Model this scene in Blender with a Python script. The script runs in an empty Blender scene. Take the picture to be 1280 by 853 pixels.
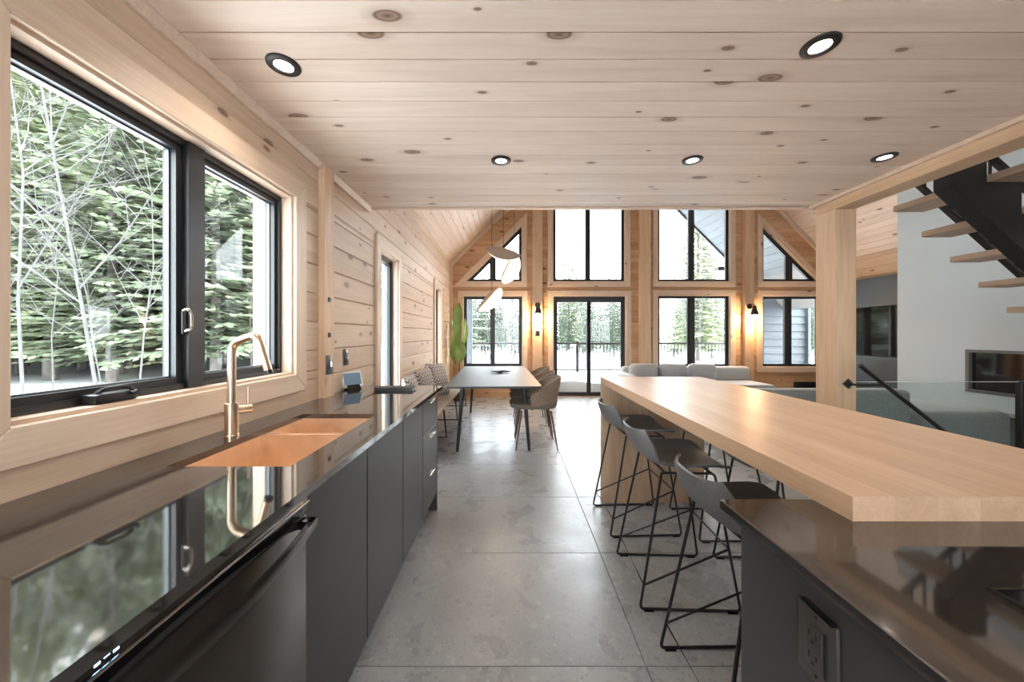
import bpy, bmesh, math, random
from mathutils import Vector, Matrix
random.seed(7)
SC = bpy.context.scene
COL = SC.collection
R = math.radians
PI = math.pi

# ------------------------------------------------------------------ camera
F = 445.0
cam_data = bpy.data.cameras.new('camera')
cam = bpy.data.objects.new('camera', cam_data)
COL.objects.link(cam)
cam.location = (0, 0, 1.30)
cam.rotation_euler = (PI/2, 0, 0)
cam_data.sensor_width = 36.0
cam_data.lens = F/1280*36.0
cam_data.shift_x = 1.0/1280
cam_data.shift_y = -8.5/1280
cam_data.clip_start = 0.02
cam_data.clip_end = 400
SC.camera = cam

# ------------------------------------------------------------------ sky and exposure
world = bpy.data.worlds.new('overcast_sky')
SC.world = world
world.use_nodes = True
wn = world.node_tree
bg = wn.nodes['Background']
tc = wn.nodes.new('ShaderNodeTexCoord')
nz = wn.nodes.new('ShaderNodeTexNoise'); nz.inputs['Scale'].default_value = 2.2; nz.inputs['Detail'].default_value = 4
rp = wn.nodes.new('ShaderNodeValToRGB')
rp.color_ramp.elements[0].position = 0.3; rp.color_ramp.elements[0].color = (0.80, 0.885, 1.0, 1)
rp.color_ramp.elements[1].position = 0.7; rp.color_ramp.elements[1].color = (0.95, 0.98, 1.0, 1)
wn.links.new(tc.outputs['Generated'], nz.inputs['Vector'])
wn.links.new(nz.outputs['Fac'], rp.inputs['Fac'])
wn.links.new(rp.outputs['Color'], bg.inputs['Color'])
SKY = 5.0
bg.inputs['Strength'].default_value = SKY
vs = SC.view_settings
vs.view_transform = 'Standard'; vs.look = 'None'; vs.gamma = 1.0; vs.use_curve_mapping = False
vs.exposure = 1.8
DOWNLIGHT_W = 3.5
try:
    cy = SC.cycles
    cy.max_bounces = 14; cy.diffuse_bounces = 8; cy.glossy_bounces = 5; cy.transmission_bounces = 8
    cy.transparent_max_bounces = 24
    cy.sample_clamp_indirect = 8.0
    cy.use_denoising = True
    cy.denoiser = 'OPENIMAGEDENOISE'
    cy.caustics_reflective = True
except Exception as e:
    print('cycles settings', e)

# ------------------------------------------------------------------ materials
def new_mat(name):
    m = bpy.data.materials.new(name); m.use_nodes = True
    nt = m.node_tree
    return m, nt, nt.nodes['Principled BSDF']

def setp(b, **k):
    names = {'col': 'Base Color', 'rough': 'Roughness', 'metal': 'Metallic', 'spec': 'Specular IOR Level', 'ior': 'IOR',
             'em': 'Emission Color', 'es': 'Emission Strength', 'trans': 'Transmission Weight', 'coat': 'Coat Weight', 'coatr': 'Coat Roughness',
             'sheen': 'Sheen Weight', 'alpha': 'Alpha'}
    for a, v in k.items():
        if a in ('col', 'em') and len(v) == 3: v = (*v, 1)
        b.inputs[names[a]].default_value = v

def obj_coord(nt, spread=37.0):
    tc = nt.nodes.new('ShaderNodeTexCoord')
    oi = nt.nodes.new('ShaderNodeObjectInfo')
    vm = nt.nodes.new('ShaderNodeVectorMath'); vm.operation = 'SCALE'
    vm.inputs[0].default_value = (spread, spread*2.3, spread*1.7)
    nt.links.new(oi.outputs['Random'], vm.inputs['Scale'])
    ad = nt.nodes.new('ShaderNodeVectorMath'); ad.operation = 'ADD'
    nt.links.new(tc.outputs['Object'], ad.inputs[0]); nt.links.new(vm.outputs[0], ad.inputs[1])
    return ad.outputs[0], oi

def scaled(nt, vec, s):
    v = nt.nodes.new('ShaderNodeVectorMath'); v.operation = 'MULTIPLY'; v.inputs[1].default_value = s
    nt.links.new(vec, v.inputs[0]); return v.outputs[0]

def noise(nt, vec, scale=1.0, detail=3.0, rough=0.5, dist=0.0):
    n = nt.nodes.new('ShaderNodeTexNoise')
    n.inputs['Scale'].default_value = scale; n.inputs['Detail'].default_value = detail
    n.inputs['Roughness'].default_value = rough; n.inputs['Distortion'].default_value = dist
    nt.links.new(vec, n.inputs['Vector']); return n.outputs['Fac']

def ramp(nt, fac, stops):
    r = nt.nodes.new('ShaderNodeValToRGB'); e = r.color_ramp.elements
    while len(e) < len(stops): e.new(0.5)
    for k, (p, c) in enumerate(stops):
        e[k].position = p; e[k].color = (*c, 1) if len(c) == 3 else c
    nt.links.new(fac, r.inputs['Fac']); return r.outputs['Color']

def mixc(nt, fac, a, b, mode='MIX'):
    m = nt.nodes.new('ShaderNodeMix'); m.data_type = 'RGBA'; m.blend_type = mode
    for sock, v in ((m.inputs['Factor'], fac), (m.inputs['A'], a), (m.inputs['B'], b)):
        pass
    ins = {'f': m.inputs[0], 'a': m.inputs[6], 'b': m.inputs[7]}
    for key, v in (('f', fac), ('a', a), ('b', b)):
        if hasattr(v, 'links') or hasattr(v, 'is_linked'): nt.links.new(v, ins[key])
        elif key == 'f': ins[key].default_value = v
        else: ins[key].default_value = (*v, 1) if len(v) == 3 else v
    return m.outputs[2]

def math_n(nt, op, a, b=0.0):
    m = nt.nodes.new('ShaderNodeMath'); m.operation = op
    for i, v in enumerate((a, b)):
        if hasattr(v, 'is_linked'): nt.links.new(v, m.inputs[i])
        else: m.inputs[i].default_value = v
    return m.outputs[0]

def bump(nt, b, h, strength=0.2, dist=0.01):
    n = nt.nodes.new('ShaderNodeBump'); n.inputs['Strength'].default_value = strength; n.inputs['Distance'].default_value = dist
    nt.links.new(h, n.inputs['Height']); nt.links.new(n.outputs['Normal'], b.inputs['Normal'])

def wood(name, light, dark, knot=(0.16, 0.07, 0.03), knots=0.30, rough=0.45, grain=1.0, vary=0.18, ax=0, spec=0.4):
    """plank wood: grain runs along the local axis ax"""
    m, nt, b = new_mat(name)
    vec, oi = obj_coord(nt)
    def sc(l, w, t):
        return (l, w, t) if ax == 0 else ((w, l, t) if ax == 1 else (w, t, l))
    n1 = noise(nt, scaled(nt, vec, sc(0.9, 11, 11)), 1.0, 4, 0.55, 1.2)
    n2 = noise(nt, scaled(nt, vec, sc(3.0, 110, 110)), 1.0, 2, 0.6)
    base = ramp(nt, n1, [(0.25, dark), (0.62, light), (0.85, tuple(min(1, c*1.06) for c in light))])
    fine = ramp(nt, n2, [(0.3, (0.80, 0.76, 0.72)), (0.65, (1, 1, 1))])
    c = mixc(nt, 0.45*grain, base, fine, 'MULTIPLY')
    rv = ramp(nt, oi.outputs['Random'], [(0.0, (1-vary, 1-vary*1.25, 1-vary*1.5)), (1.0, (1.0, 1.0, 1.0))])
    c = mixc(nt, 1.0, c, rv, 'MULTIPLY')
    if knots > 0:
        kv = scaled(nt, vec, sc(3.0, 6.5, 0.0) if ax == 0 else sc(2.6, 5.2, 5.2))
        v = nt.nodes.new('ShaderNodeTexVoronoi'); v.inputs['Scale'].default_value = 1.0
        if ax == 0: v.voronoi_dimensions = '2D'
        nt.links.new(kv, v.inputs['Vector'])
        sx = nt.nodes.new('ShaderNodeSeparateColor'); nt.links.new(v.outputs['Color'], sx.inputs[0])
        keep = math_n(nt, 'LESS_THAN', sx.outputs[0], knots)
        rad = math_n(nt, 'MULTIPLY', math_n(nt, 'POWER', sx.outputs[1], 2.0), 0.95)
        rad = math_n(nt, 'ADD', rad, 0.30)
        d = math_n(nt, 'DIVIDE', v.outputs['Distance'], rad)
        ring = ramp(nt, d, [(0.0, (1, 1, 1)), (0.07, (0.7, 0.7, 0.7)), (0.10, (0.95, 0.95, 0.95)), (0.13, (0.22, 0.22, 0.22)), (0.25, (0, 0, 0))])
        k = nt.nodes.new('ShaderNodeMix'); k.data_type = 'RGBA'
        kf = math_n(nt, 'MULTIPLY', ring, keep)
        c = mixc(nt, kf, c, knot)
    nt.links.new(c, b.inputs['Base Color'])
    setp(b, rough=rough, spec=spec)
    bump(nt, b, n2, 0.08, 0.004)
    return m

def plain(name, col, rough=0.5, metal=0.0, spec=0.5, nscale=0, namp=0.0, **k):
    m, nt, b = new_mat(name)
    setp(b, col=col, rough=rough, metal=metal, spec=spec, **k)
    if nscale:
        vec, oi = obj_coord(nt, 11)
        n = noise(nt, vec, nscale, 3)
        lo = tuple(c*(1-namp) for c in col); hi = tuple(min(1, c*(1+namp)) for c in col)
        nt.links.new(ramp(nt, n, [(0.3, lo), (0.7, hi)]), b.inputs['Base Color'])
    return m

M = {}
M['ceiling'] = wood('pine_ceiling_boards', (0.83, 0.705, 0.605), (0.73, 0.59, 0.48), knots=0.36, rough=0.5, grain=0.6, vary=0.10)
M['pine'] = wood('pine_wall_logs', (0.73, 0.575, 0.44), (0.62, 0.455, 0.325), knots=0.45, rough=0.5, vary=0.15)
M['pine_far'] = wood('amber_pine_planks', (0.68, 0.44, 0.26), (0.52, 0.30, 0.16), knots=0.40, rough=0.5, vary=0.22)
M['casing'] = wood('pale_pine_trim', (0.75, 0.595, 0.465), (0.66, 0.50, 0.375), knots=0.15, rough=0.45, vary=0.08)
M['beam'] = wood('planed_pine_beam_along_y', (0.70, 0.50, 0.33), (0.56, 0.37, 0.22), knots=0.15, rough=0.5, vary=0.05, ax=1)
M['post'] = wood('planed_pine_post', (0.74, 0.53, 0.36), (0.60, 0.40, 0.25), knots=0.12, rough=0.5, vary=0.08, ax=2)
M['bar'] = wood('oiled_oak_stave', (0.68, 0.47, 0.315), (0.57, 0.375, 0.24), knots=0.0, rough=0.35, vary=0.07, ax=1, spec=0.5)
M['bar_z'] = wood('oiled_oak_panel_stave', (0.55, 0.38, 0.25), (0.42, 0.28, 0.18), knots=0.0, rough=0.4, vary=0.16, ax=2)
M['tread'] = wood('grey_oak_tread', (0.52, 0.39, 0.29), (0.40, 0.29, 0.21), knots=0.0, rough=0.45, vary=0.08, ax=1)
M['bench'] = wood('pale_bench_wood', (0.66, 0.53, 0.42), (0.54, 0.42, 0.32), knots=0.0, rough=0.4, vary=0.05, ax=1)

def stone_mat():
    m, nt, b = new_mat('grey_terrazzo_tile')
    vec, oi = obj_coord(nt, 23)
    n = noise(nt, vec, 2.2, 5, 0.6)
    base = ramp(nt, n, [(0.3, (0.25, 0.25, 0.25)), (0.7, (0.36, 0.36, 0.358))])
    warp = nt.nodes.new('ShaderNodeTexNoise'); warp.inputs['Scale'].default_value = 16.0
    nt.links.new(vec, warp.inputs['Vector'])
    wv = nt.nodes.new('ShaderNodeVectorMath'); wv.operation = 'MULTIPLY_ADD'
    nt.links.new(warp.outputs['Color'], wv.inputs[0]); wv.inputs[1].default_value = (0.028, 0.028, 0.028); nt.links.new(vec, wv.inputs[2])
    for sc, keepv, cols in ((30, 0.40, ((0.42, 0.42, 0.41), (0.205, 0.205, 0.21))), (78, 0.5, ((0.46, 0.46, 0.45), (0.18, 0.18, 0.185)))):
        v = nt.nodes.new('ShaderNodeTexVoronoi'); v.inputs['Scale'].default_value = sc; v.inputs['Randomness'].default_value = 1.0
        nt.links.new(wv.outputs[0], v.inputs['Vector'])
        s = nt.nodes.new('ShaderNodeSeparateColor'); nt.links.new(v.outputs['Color'], s.inputs[0])
        shape = ramp(nt, math_n(nt, 'DIVIDE', v.outputs['Distance'], math_n(nt, 'ADD', s.outputs[2], 0.35)), [(0.38, (0.85, 0.85, 0.85)), (0.5, (0, 0, 0))])
        for i, thr in enumerate((keepv*0.55, keepv)):
            kk = math_n(nt, 'LESS_THAN', s.outputs[0] if i == 0 else s.outputs[1], thr*0.62)
            base = mixc(nt, math_n(nt, 'MULTIPLY', math_n(nt, 'MULTIPLY', kk, shape), 0.50 if i == 0 else 0.45), base, cols[i])
    nt.links.new(base, b.inputs['Base Color'])
    rr = ramp(nt, noise(nt, vec, 6, 3), [(0.3, (0.24, 0.24, 0.24)), (0.7, (0.36, 0.36, 0.36))])
    nt.links.new(rr, b.inputs['Roughness'])
    setp(b, spec=0.5)
    return m
M['tile'] = stone_mat()
M['grout'] = plain('dark_grout', (0.25, 0.25, 0.25), 0.8)

def quartz():
    m, nt, b = new_mat('dark_polished_quartz')
    vec, oi = obj_coord(nt, 5)
    n = noise(nt, vec, 5, 6, 0.65)
    c = ramp(nt, n, [(0.3, (0.020, 0.017, 0.015)), (0.6, (0.034, 0.029, 0.026)), (0.78, (0.055, 0.048, 0.042))])
    nt.links.new(c, b.inputs['Base Color']); setp(b, rough=0.05, spec=0.9, ior=1.85)
    return m
M['quartz'] = quartz()
M['cabinet'] = plain('matte_charcoal_laminate', (0.046, 0.0455, 0.046), 0.42, spec=0.45, nscale=3, namp=0.06)
M['kick'] = plain('dark_toe_kick', (0.075, 0.08, 0.09), 0.35)
M['black'] = plain('black_window_frame', (0.016, 0.017, 0.019), 0.35, spec=0.5, nscale=8, namp=0.1)
M['black_metal'] = plain('black_powder_coated_steel', (0.012, 0.012, 0.013), 0.38, spec=0.5, nscale=10, namp=0.1)
M['spacer'] = plain('grey_glazing_spacer', (0.13, 0.15, 0.165), 0.35, metal=0.2)
M['brass'] = plain('brushed_brass', (0.62, 0.47, 0.335), 0.29, metal=1.0, nscale=30, namp=0.05)
M['copper'] = plain('copper_sink_steel', (0.88, 0.70, 0.55), 0.34, metal=1.0, nscale=18, namp=0.06)
M['dish'] = plain('black_stainless', (0.090, 0.078, 0.068), 0.20, metal=0.85, nscale=4, namp=0.15)
M['gloss'] = plain('gloss_black', (0.006, 0.006, 0.007), 0.08, spec=0.6)
M['chrome'] = plain('smoked_chrome', (0.62, 0.57, 0.52), 0.16, metal=1.0)
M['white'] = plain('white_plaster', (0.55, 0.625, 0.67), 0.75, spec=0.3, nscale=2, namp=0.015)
M['hearth'] = plain('grey_hearth_stone', (0.13, 0.135, 0.14), 0.5, nscale=6, namp=0.15)
M['hearth_lip'] = plain('pale_hearth_edge', (0.33, 0.35, 0.35), 0.5, nscale=6, namp=0.1)
M['dark_panel'] = plain('dark_slate_panel', (0.040, 0.055, 0.068), 0.45, nscale=3, namp=0.08)
M['screen'] = plain('black_tv_glass', (0.008, 0.008, 0.009), 0.05, spec=0.8)
M['sofa'] = plain('grey_sofa_fabric', (0.30, 0.32, 0.32), 0.9, spec=0.2, nscale=60, namp=0.12, sheen=0.3)
M['sofa_pale'] = plain('pale_grey_fabric', (0.46, 0.48, 0.50), 0.9, spec=0.2, nscale=60, namp=0.10, sheen=0.3)
M['shell'] = plain('grey_stool_shell', (0.135, 0.132, 0.130), 0.5, spec=0.4, nscale=120, namp=0.12)
M['pad'] = plain('black_seat_felt', (0.016, 0.015, 0.014), 0.85, spec=0.2, nscale=90, namp=0.2)
M['table'] = plain('graphite_table', (0.055, 0.061, 0.066), 0.50, spec=0.35, nscale=12, namp=0.08)
M['chair'] = plain('taupe_woven_back', (0.27, 0.205, 0.155), 0.7, spec=0.3, nscale=80, namp=0.2)
M['chair_seat'] = plain('olive_grey_seat', (0.17, 0.155, 0.13), 0.85, spec=0.2, nscale=80, namp=0.15)
M['chair_leg'] = plain('bronze_chair_leg', (0.16, 0.12, 0.095), 0.35, metal=0.6)
M['taupe'] = plain('taupe_lamp_shell', (0.40, 0.32, 0.255), 0.6, nscale=20, namp=0.06)
M['leaf'] = plain('bright_green_leaf', (0.215, 0.35, 0.10), 0.5, nscale=5, namp=0.22)
M['stem'] = plain('brown_plant_stem', (0.10, 0.07, 0.04), 0.7)
M['pot'] = plain('charcoal_planter', (0.06, 0.06, 0.06), 0.6)
M['soil'] = plain('dark_soil', (0.04, 0.028, 0.02), 0.9, nscale=30, namp=0.4)
M['plate'] = plain('black_switch_plate', (0.035, 0.035, 0.038), 0.30, nscale=10, namp=0.1)
M['outlet'] = plain('brown_grey_outlet_plastic', (0.052, 0.046, 0.042), 0.38, nscale=10, namp=0.05)
M['hole'] = plain('outlet_slot', (0.005, 0.005, 0.005), 0.6)
M['snow'] = plain('fresh_snow', (0.86, 0.88, 0.90), 0.85, spec=0.2, nscale=1.5, namp=0.03)
M['deck'] = plain('grey_deck_boards', (0.18, 0.17, 0.16), 0.8)
M['siding'] = wood('blue_grey_siding', (0.085, 0.10, 0.112), (0.06, 0.072, 0.082), knot=(0.03, 0.033, 0.036), knots=0.16, rough=0.7, vary=0.12, grain=0.5)
M['soffit'] = wood('grey_soffit_boards', (0.16, 0.178, 0.19), (0.125, 0.14, 0.152), knots=0.0, rough=0.7, vary=0.08, grain=0.4)
M['bark'] = plain('conifer_bark', (0.16, 0.145, 0.13), 0.9, nscale=3, namp=0.3)
M['birch'] = plain('pale_birch_bark', (0.075, 0.073, 0.070), 0.85, nscale=4, namp=0.22)
M['roof'] = plain('roof_deck', (0.20, 0.19, 0.18), 0.9)
M['backwall'] = plain('white_painted_wall', (0.72, 0.70, 0.67), 0.8)
M['candle'] = plain('dark_bronze', (0.03, 0.027, 0.024), 0.45)

def needles(name, a, b_):
    m, nt, b = new_mat(name)
    vec, oi = obj_coord(nt, 11)
    c = ramp(nt, noise(nt, vec, 0.9, 4), [(0.3, a), (0.7, b_)])
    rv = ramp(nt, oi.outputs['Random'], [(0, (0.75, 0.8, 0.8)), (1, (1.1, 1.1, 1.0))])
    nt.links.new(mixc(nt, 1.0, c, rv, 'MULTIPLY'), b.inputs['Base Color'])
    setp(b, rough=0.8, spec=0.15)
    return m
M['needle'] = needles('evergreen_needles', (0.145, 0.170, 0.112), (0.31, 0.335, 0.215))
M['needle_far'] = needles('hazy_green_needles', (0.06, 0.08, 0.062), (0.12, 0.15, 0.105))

def glass_mat(name, tint=(0.97, 0.985, 0.98), refl=1.0):
    m, nt, b = new_mat(name)
    nt.nodes.remove(b)
    out = nt.nodes['Material Output']
    tr = nt.nodes.new('ShaderNodeBsdfTransparent'); tr.inputs['Color'].default_value = (*tint, 1)
    gl = nt.nodes.new('ShaderNodeBsdfGlossy'); gl.inputs['Roughness'].default_value = 0.0
    fr = nt.nodes.new('ShaderNodeFresnel')
    ge = nt.nodes.new('ShaderNodeNewGeometry')
    mp = nt.nodes.new('ShaderNodeMapRange'); mp.inputs['To Min'].default_value = 1.27; mp.inputs['To Max'].default_value = 1/1.27
    nt.links.new(ge.outputs['Backfacing'], mp.inputs['Value']); nt.links.new(mp.outputs[0], fr.inputs['IOR'])
    mx = nt.nodes.new('ShaderNodeMixShader')
    nt.links.new(fr.outputs[0], mx.inputs[0]); nt.links.new(tr.outputs[0], mx.inputs[1]); nt.links.new(gl.outputs[0], mx.inputs[2])
    nt.links.new(mx.outputs[0], out.inputs['Surface'])
    return m
M['glass'] = glass_mat('clear_window_glass')
M['guard_glass'] = glass_mat('guard_glass', (0.90, 0.94, 0.93))
M['guard_edge'] = plain('polished_glass_edge', (0.62, 0.72, 0.70), 0.15, spec=0.6)

def emit(name, col, s):
    m, nt, b = new_mat(name)
    setp(b, col=col, em=col, es=s, rough=0.4)
    return m
M['lens'] = emit('lit_downlight_lens', (1.0, 0.93, 0.84), 7.0)
M['glow'] = emit('lit_opal_diffuser', (1.0, 0.80, 0.62), 0.34)
M['bulb'] = emit('lit_sconce_bulb', (1.0, 0.80, 0.55), 5.0)
M['led'] = emit('blue_led_digits', (0.30, 0.55, 1.0), 1.6)
M['led_white'] = emit('white_night_light', (0.9, 0.97, 1.0), 1.5)
M['tablet'] = emit('lit_display_screen', (0.05, 0.075, 0.10), 0.5)

def zigzag():
    m, nt, b = new_mat('zigzag_cushion_cloth')
    tc = nt.nodes.new('ShaderNodeTexCoord')
    sp = nt.nodes.new('ShaderNodeSeparateXYZ'); nt.links.new(tc.outputs['Object'], sp.inputs[0])
    tri = math_n(nt, 'PINGPONG', math_n(nt, 'MULTIPLY', sp.outputs[1], 1.0), 0.035)
    z = math_n(nt, 'ADD', sp.outputs[2], tri)
    st = math_n(nt, 'PINGPONG', z, 0.022)
    c = ramp(nt, math_n(nt, 'MULTIPLY', st, 45.0), [(0.40, (0.22, 0.19, 0.175)), (0.60, (0.58, 0.55, 0.53))])
    nt.links.new(c, b.inputs['Base Color']); setp(b, rough=0.9, spec=0.2)
    return m
M['zigzag'] = zigzag()

# ------------------------------------------------------------------ mesh builder
class MB:
    def __init__(s): s.v = []; s.f = []; s.mi = []; s.cur = 0
    def add(s, vs, fs):
        o = len(s.v); s.v += [tuple(p) for p in vs]
        for f in fs: s.f.append([i+o for i in f]); s.mi.append(s.cur)
        return s
    def box(s, x0, y0, z0, x1, y1, z1):
        return s.add([(x0,y0,z0),(x1,y0,z0),(x1,y1,z0),(x0,y1,z0),(x0,y0,z1),(x1,y0,z1),(x1,y1,z1),(x0,y1,z1)],
                     [(0,3,2,1),(4,5,6,7),(0,1,5,4),(1,2,6,5),(2,3,7,6),(3,0,4,7)])
    def bbox(s, x0, y0, z0, x1, y1, z1, r=0.005, seg=2):
        bm = bmesh.new()
        vs = [bm.verts.new(p) for p in [(x0,y0,z0),(x1,y0,z0),(x1,y1,z0),(x0,y1,z0),(x0,y0,z1),(x1,y0,z1),(x1,y1,z1),(x0,y1,z1)]]
        for f in [(0,3,2,1),(4,5,6,7),(0,1,5,4),(1,2,6,5),(2,3,7,6),(3,0,4,7)]: bm.faces.new([vs[i] for i in f])
        bmesh.ops.bevel(bm, geom=bm.edges[:], offset=r, segments=seg, affect='EDGES', profile=0.5)
        return s.frombm(bm)
    def frombm(s, bm):
        bm.verts.index_update()
        s.add([v.co[:] for v in bm.verts], [[v.index for v in f.verts] for f in bm.faces]); bm.free(); return s
    def prism(s, pts, axis, a, b):
        """extrude a 2-D polygon along axis from a to b; pts in the two other axes (cyclic order)"""
        n = len(pts)
        def P(p, t):
            return {0: (t, p[0], p[1]), 1: (p[0], t, p[1]), 2: (p[0], p[1], t)}[axis]
        vs = [P(p, a) for p in pts] + [P(p, b) for p in pts]
        fs = [list(range(n))[::-1], list(range(n, 2*n))] + [(i, (i+1) % n, n+(i+1) % n, n+i) for i in range(n)]
        return s.add(vs, fs)
    def tube(s, pts, r, seg=8, cap=True, radii=None):
        pts = [Vector(p) for p in pts]; n = len(pts)
        rings = []; prev = None
        for i, p in enumerate(pts):
            t = ((pts[min(i+1, n-1)]-p).normalized() if i == 0 else ((p-pts[i-1]).normalized() if i == n-1 else
                 ((pts[i+1]-p).normalized()+(p-pts[i-1]).normalized()).normalized()))
            if prev is None:
                u = t.cross(Vector((0,0,1)));
                if u.length < 1e-3: u = t.cross(Vector((1,0,0)))
                u.normalize()
            else:
                u = prev-t*prev.dot(t)
                if u.length < 1e-4: u = t.orthogonal()
                u.normalize()
            prev = u; w = t.cross(u)
            rr = radii[i] if radii else r
            rings.append([p+u*rr*math.cos(2*PI*k/seg)+w*rr*math.sin(2*PI*k/seg) for k in range(seg)])
        vs = [q for ring in rings for q in ring]
        fs = [(i*seg+k, i*seg+(k+1) % seg, (i+1)*seg+(k+1) % seg, (i+1)*seg+k) for i in range(n-1) for k in range(seg)]
        if cap: fs += [list(range(seg))[::-1], [(n-1)*seg+k for k in range(seg)]]
        return s.add(vs, fs)
    def lathe(s, prof, seg=24, c=(0,0,0)):
        n = len(prof)
        vs = [(c[0]+r*math.cos(2*PI*k/seg), c[1]+r*math.sin(2*PI*k/seg), c[2]+z) for r, z in prof for k in range(seg)]
        fs = [(i*seg+k, i*seg+(k+1) % seg, (i+1)*seg+(k+1) % seg, (i+1)*seg+k) for i in range(n-1) for k in range(seg)]
        if prof[0][0] > 1e-5: fs.append(list(range(seg))[::-1])
        if prof[-1][0] > 1e-5: fs.append([(n-1)*seg+k for k in range(seg)])
        return s.add(vs, fs)
    def cyl(s, c, r, h, seg=20): return s.lathe([(r, 0), (r, h)], seg, c)
    def grid(s, fn, nu, nv, th=0.0, closed_u=False):
        """surface fn(u,v) in 0..1; th > 0 gives thickness along normals"""
        P = [[Vector(fn(i/nu, j/nv)) for j in range(nv+1)] for i in range(nu+1)]
        def nrm(i, j):
            a = P[min(i+1, nu)][j]-P[max(i-1, 0)][j]; b = P[i][min(j+1, nv)]-P[i][max(j-1, 0)]
            n = a.cross(b); return n.normalized() if n.length > 1e-9 else Vector((0,0,1))
        W = nv+1
        vs = [P[i][j] for i in range(nu+1) for j in range(W)]
        fs = [(i*W+j, (i+1)*W+j, (i+1)*W+j+1, i*W+j+1) for i in range(nu) for j in range(nv)]
        if th:
            o = len(vs)
            vs = vs+[P[i][j]-nrm(i, j)*th for i in range(nu+1) for j in range(W)]
            fs = fs+[(o+i*W+j, o+i*W+j+1, o+(i+1)*W+j+1, o+(i+1)*W+j) for i in range(nu) for j in range(nv)]
            for i in range(nu):
                fs.append((i*W, o+i*W, o+(i+1)*W, (i+1)*W)); fs.append((i*W+nv, (i+1)*W+nv, o+(i+1)*W+nv, o+i*W+nv))
            for j in range(nv):
                fs.append((j, j+1, o+j+1, o+j)); fs.append((nu*W+j, o+nu*W+j, o+nu*W+j+1, nu*W+j+1))
        return s.add(vs, fs)
    def cells(s, xs, ys, keep, z0, z1):
        idx = {}
        def V(i, j, k):
            if (i, j, k) not in idx: idx[(i, j, k)] = len(s.v); s.v.append((xs[i], ys[j], (z0, z1)[k]))
            return idx[(i, j, k)]
        nx, ny = len(xs)-1, len(ys)-1
        def K(i, j): return 0 <= i < nx and 0 <= j < ny and keep(i, j)
        def F(f): s.f.append(f); s.mi.append(s.cur)
        for i in range(nx):
            for j in range(ny):
                if not K(i, j): continue
                F([V(i,j,1),V(i+1,j,1),V(i+1,j+1,1),V(i,j+1,1)]); F([V(i,j,0),V(i,j+1,0),V(i+1,j+1,0),V(i+1,j,0)])
                if not K(i-1, j): F([V(i,j,0),V(i,j,1),V(i,j+1,1),V(i,j+1,0)])
                if not K(i+1, j): F([V(i+1,j,0),V(i+1,j+1,0),V(i+1,j+1,1),V(i+1,j,1)])
                if not K(i, j-1): F([V(i,j,0),V(i+1,j,0),V(i+1,j,1),V(i,j,1)])
                if not K(i, j+1): F([V(i,j+1,0),V(i,j+1,1),V(i+1,j+1,1),V(i+1,j+1,0)])
        return s
    def mesh(s, name, mats, smooth=False, angle=None):
        me = bpy.data.meshes.new(name)
        me.from_pydata(s.v, [], s.f); me.update()
        for m in (mats if isinstance(mats, (list, tuple)) else [mats]): me.materials.append(m)
        if isinstance(mats, (list, tuple)):
            for p, k in zip(me.polygons, s.mi): p.material_index = k
        bm = bmesh.new(); bm.from_mesh(me); bmesh.ops.recalc_face_normals(bm, faces=bm.faces[:]); bm.to_mesh(me); bm.free()
        if smooth:
            for p in me.polygons: p.use_smooth = True
            try: me.set_sharp_from_angle(angle=R(angle if angle else 40))
            except Exception: pass
        return me

def link(name, me, parent=None, loc=None, mw=None):
    o = bpy.data.objects.new(name, me); COL.objects.link(o)
    if parent is not None: o.parent = parent
    if loc is not None: o.location = loc
    if mw is not None: o.matrix_local = mw
    return o
def part(name, mb, mats, parent, smooth=False, loc=None, label=None, angle=None):
    o = link(name, mb.mesh(name, mats, smooth, angle), parent, loc)
    if label: o['label'] = label
    return o
def tag(o, label, cat, group=None):
    o['label'] = label; o['category'] = cat
    if group: o['group'] = group
    return o
def thing(name, label, cat, loc=(0,0,0), rz=0.0, group=None):
    o = bpy.data.objects.new(name, None); COL.objects.link(o); o.empty_display_size = 0.1
    o.location = loc; o.rotation_euler = (0, 0, rz)
    return tag(o, label, cat, group)
def struct(name, mb=None, mats=None, loc=None, mw=None):
    o = bpy.data.objects.new(name, mb.mesh(name, mats) if mb else None); COL.objects.link(o)
    if loc is not None: o.location = loc
    if mw is not None: o.matrix_world = mw
    o['kind'] = 'structure'; return o
def copy_tree(o, parent=None):
    c = o.copy(); COL.objects.link(c)
    if parent is not None: c.parent = parent
    for ch in o.children: copy_tree(ch, c)
    return c
def basis(x, y, z, t):
    m = Matrix.Identity(4)
    for i, a in enumerate((x, y, z, t)):
        for k in range(3): m[k][i] = a[k]
    return m
def fillet(pts, r, n=4):
    pts = [Vector(p) for p in pts]; out = [pts[0]]
    for i in range(1, len(pts)-1):
        a, b, c = pts[i-1], pts[i], pts[i+1]
        u = (a-b); v = (c-b); rr = min(r, u.length*0.45, v.length*0.45)
        p, q = b+u.normalized()*rr, b+v.normalized()*rr
        for k in range(n+1):
            t = k/n; out.append(p*(1-t)**2+b*2*t*(1-t)+q*t*t)
    out.append(pts[-1]); return out
def lamp(name, kind, parent, loc, energy, col=(1, 0.88, 0.74), size=0.05, spot=None, rot=None):
    l = bpy.data.lights.new(name, kind); l.energy = energy; l.color = col
    if kind == 'SPOT': l.spot_size = spot or R(110); l.spot_blend = 0.8; l.shadow_soft_size = size
    elif kind == 'POINT': l.shadow_soft_size = size
    o = bpy.data.objects.new(name, l); COL.objects.link(o); o.parent = parent; o.location = loc
    if rot: o.rotation_euler = rot
    return o

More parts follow.
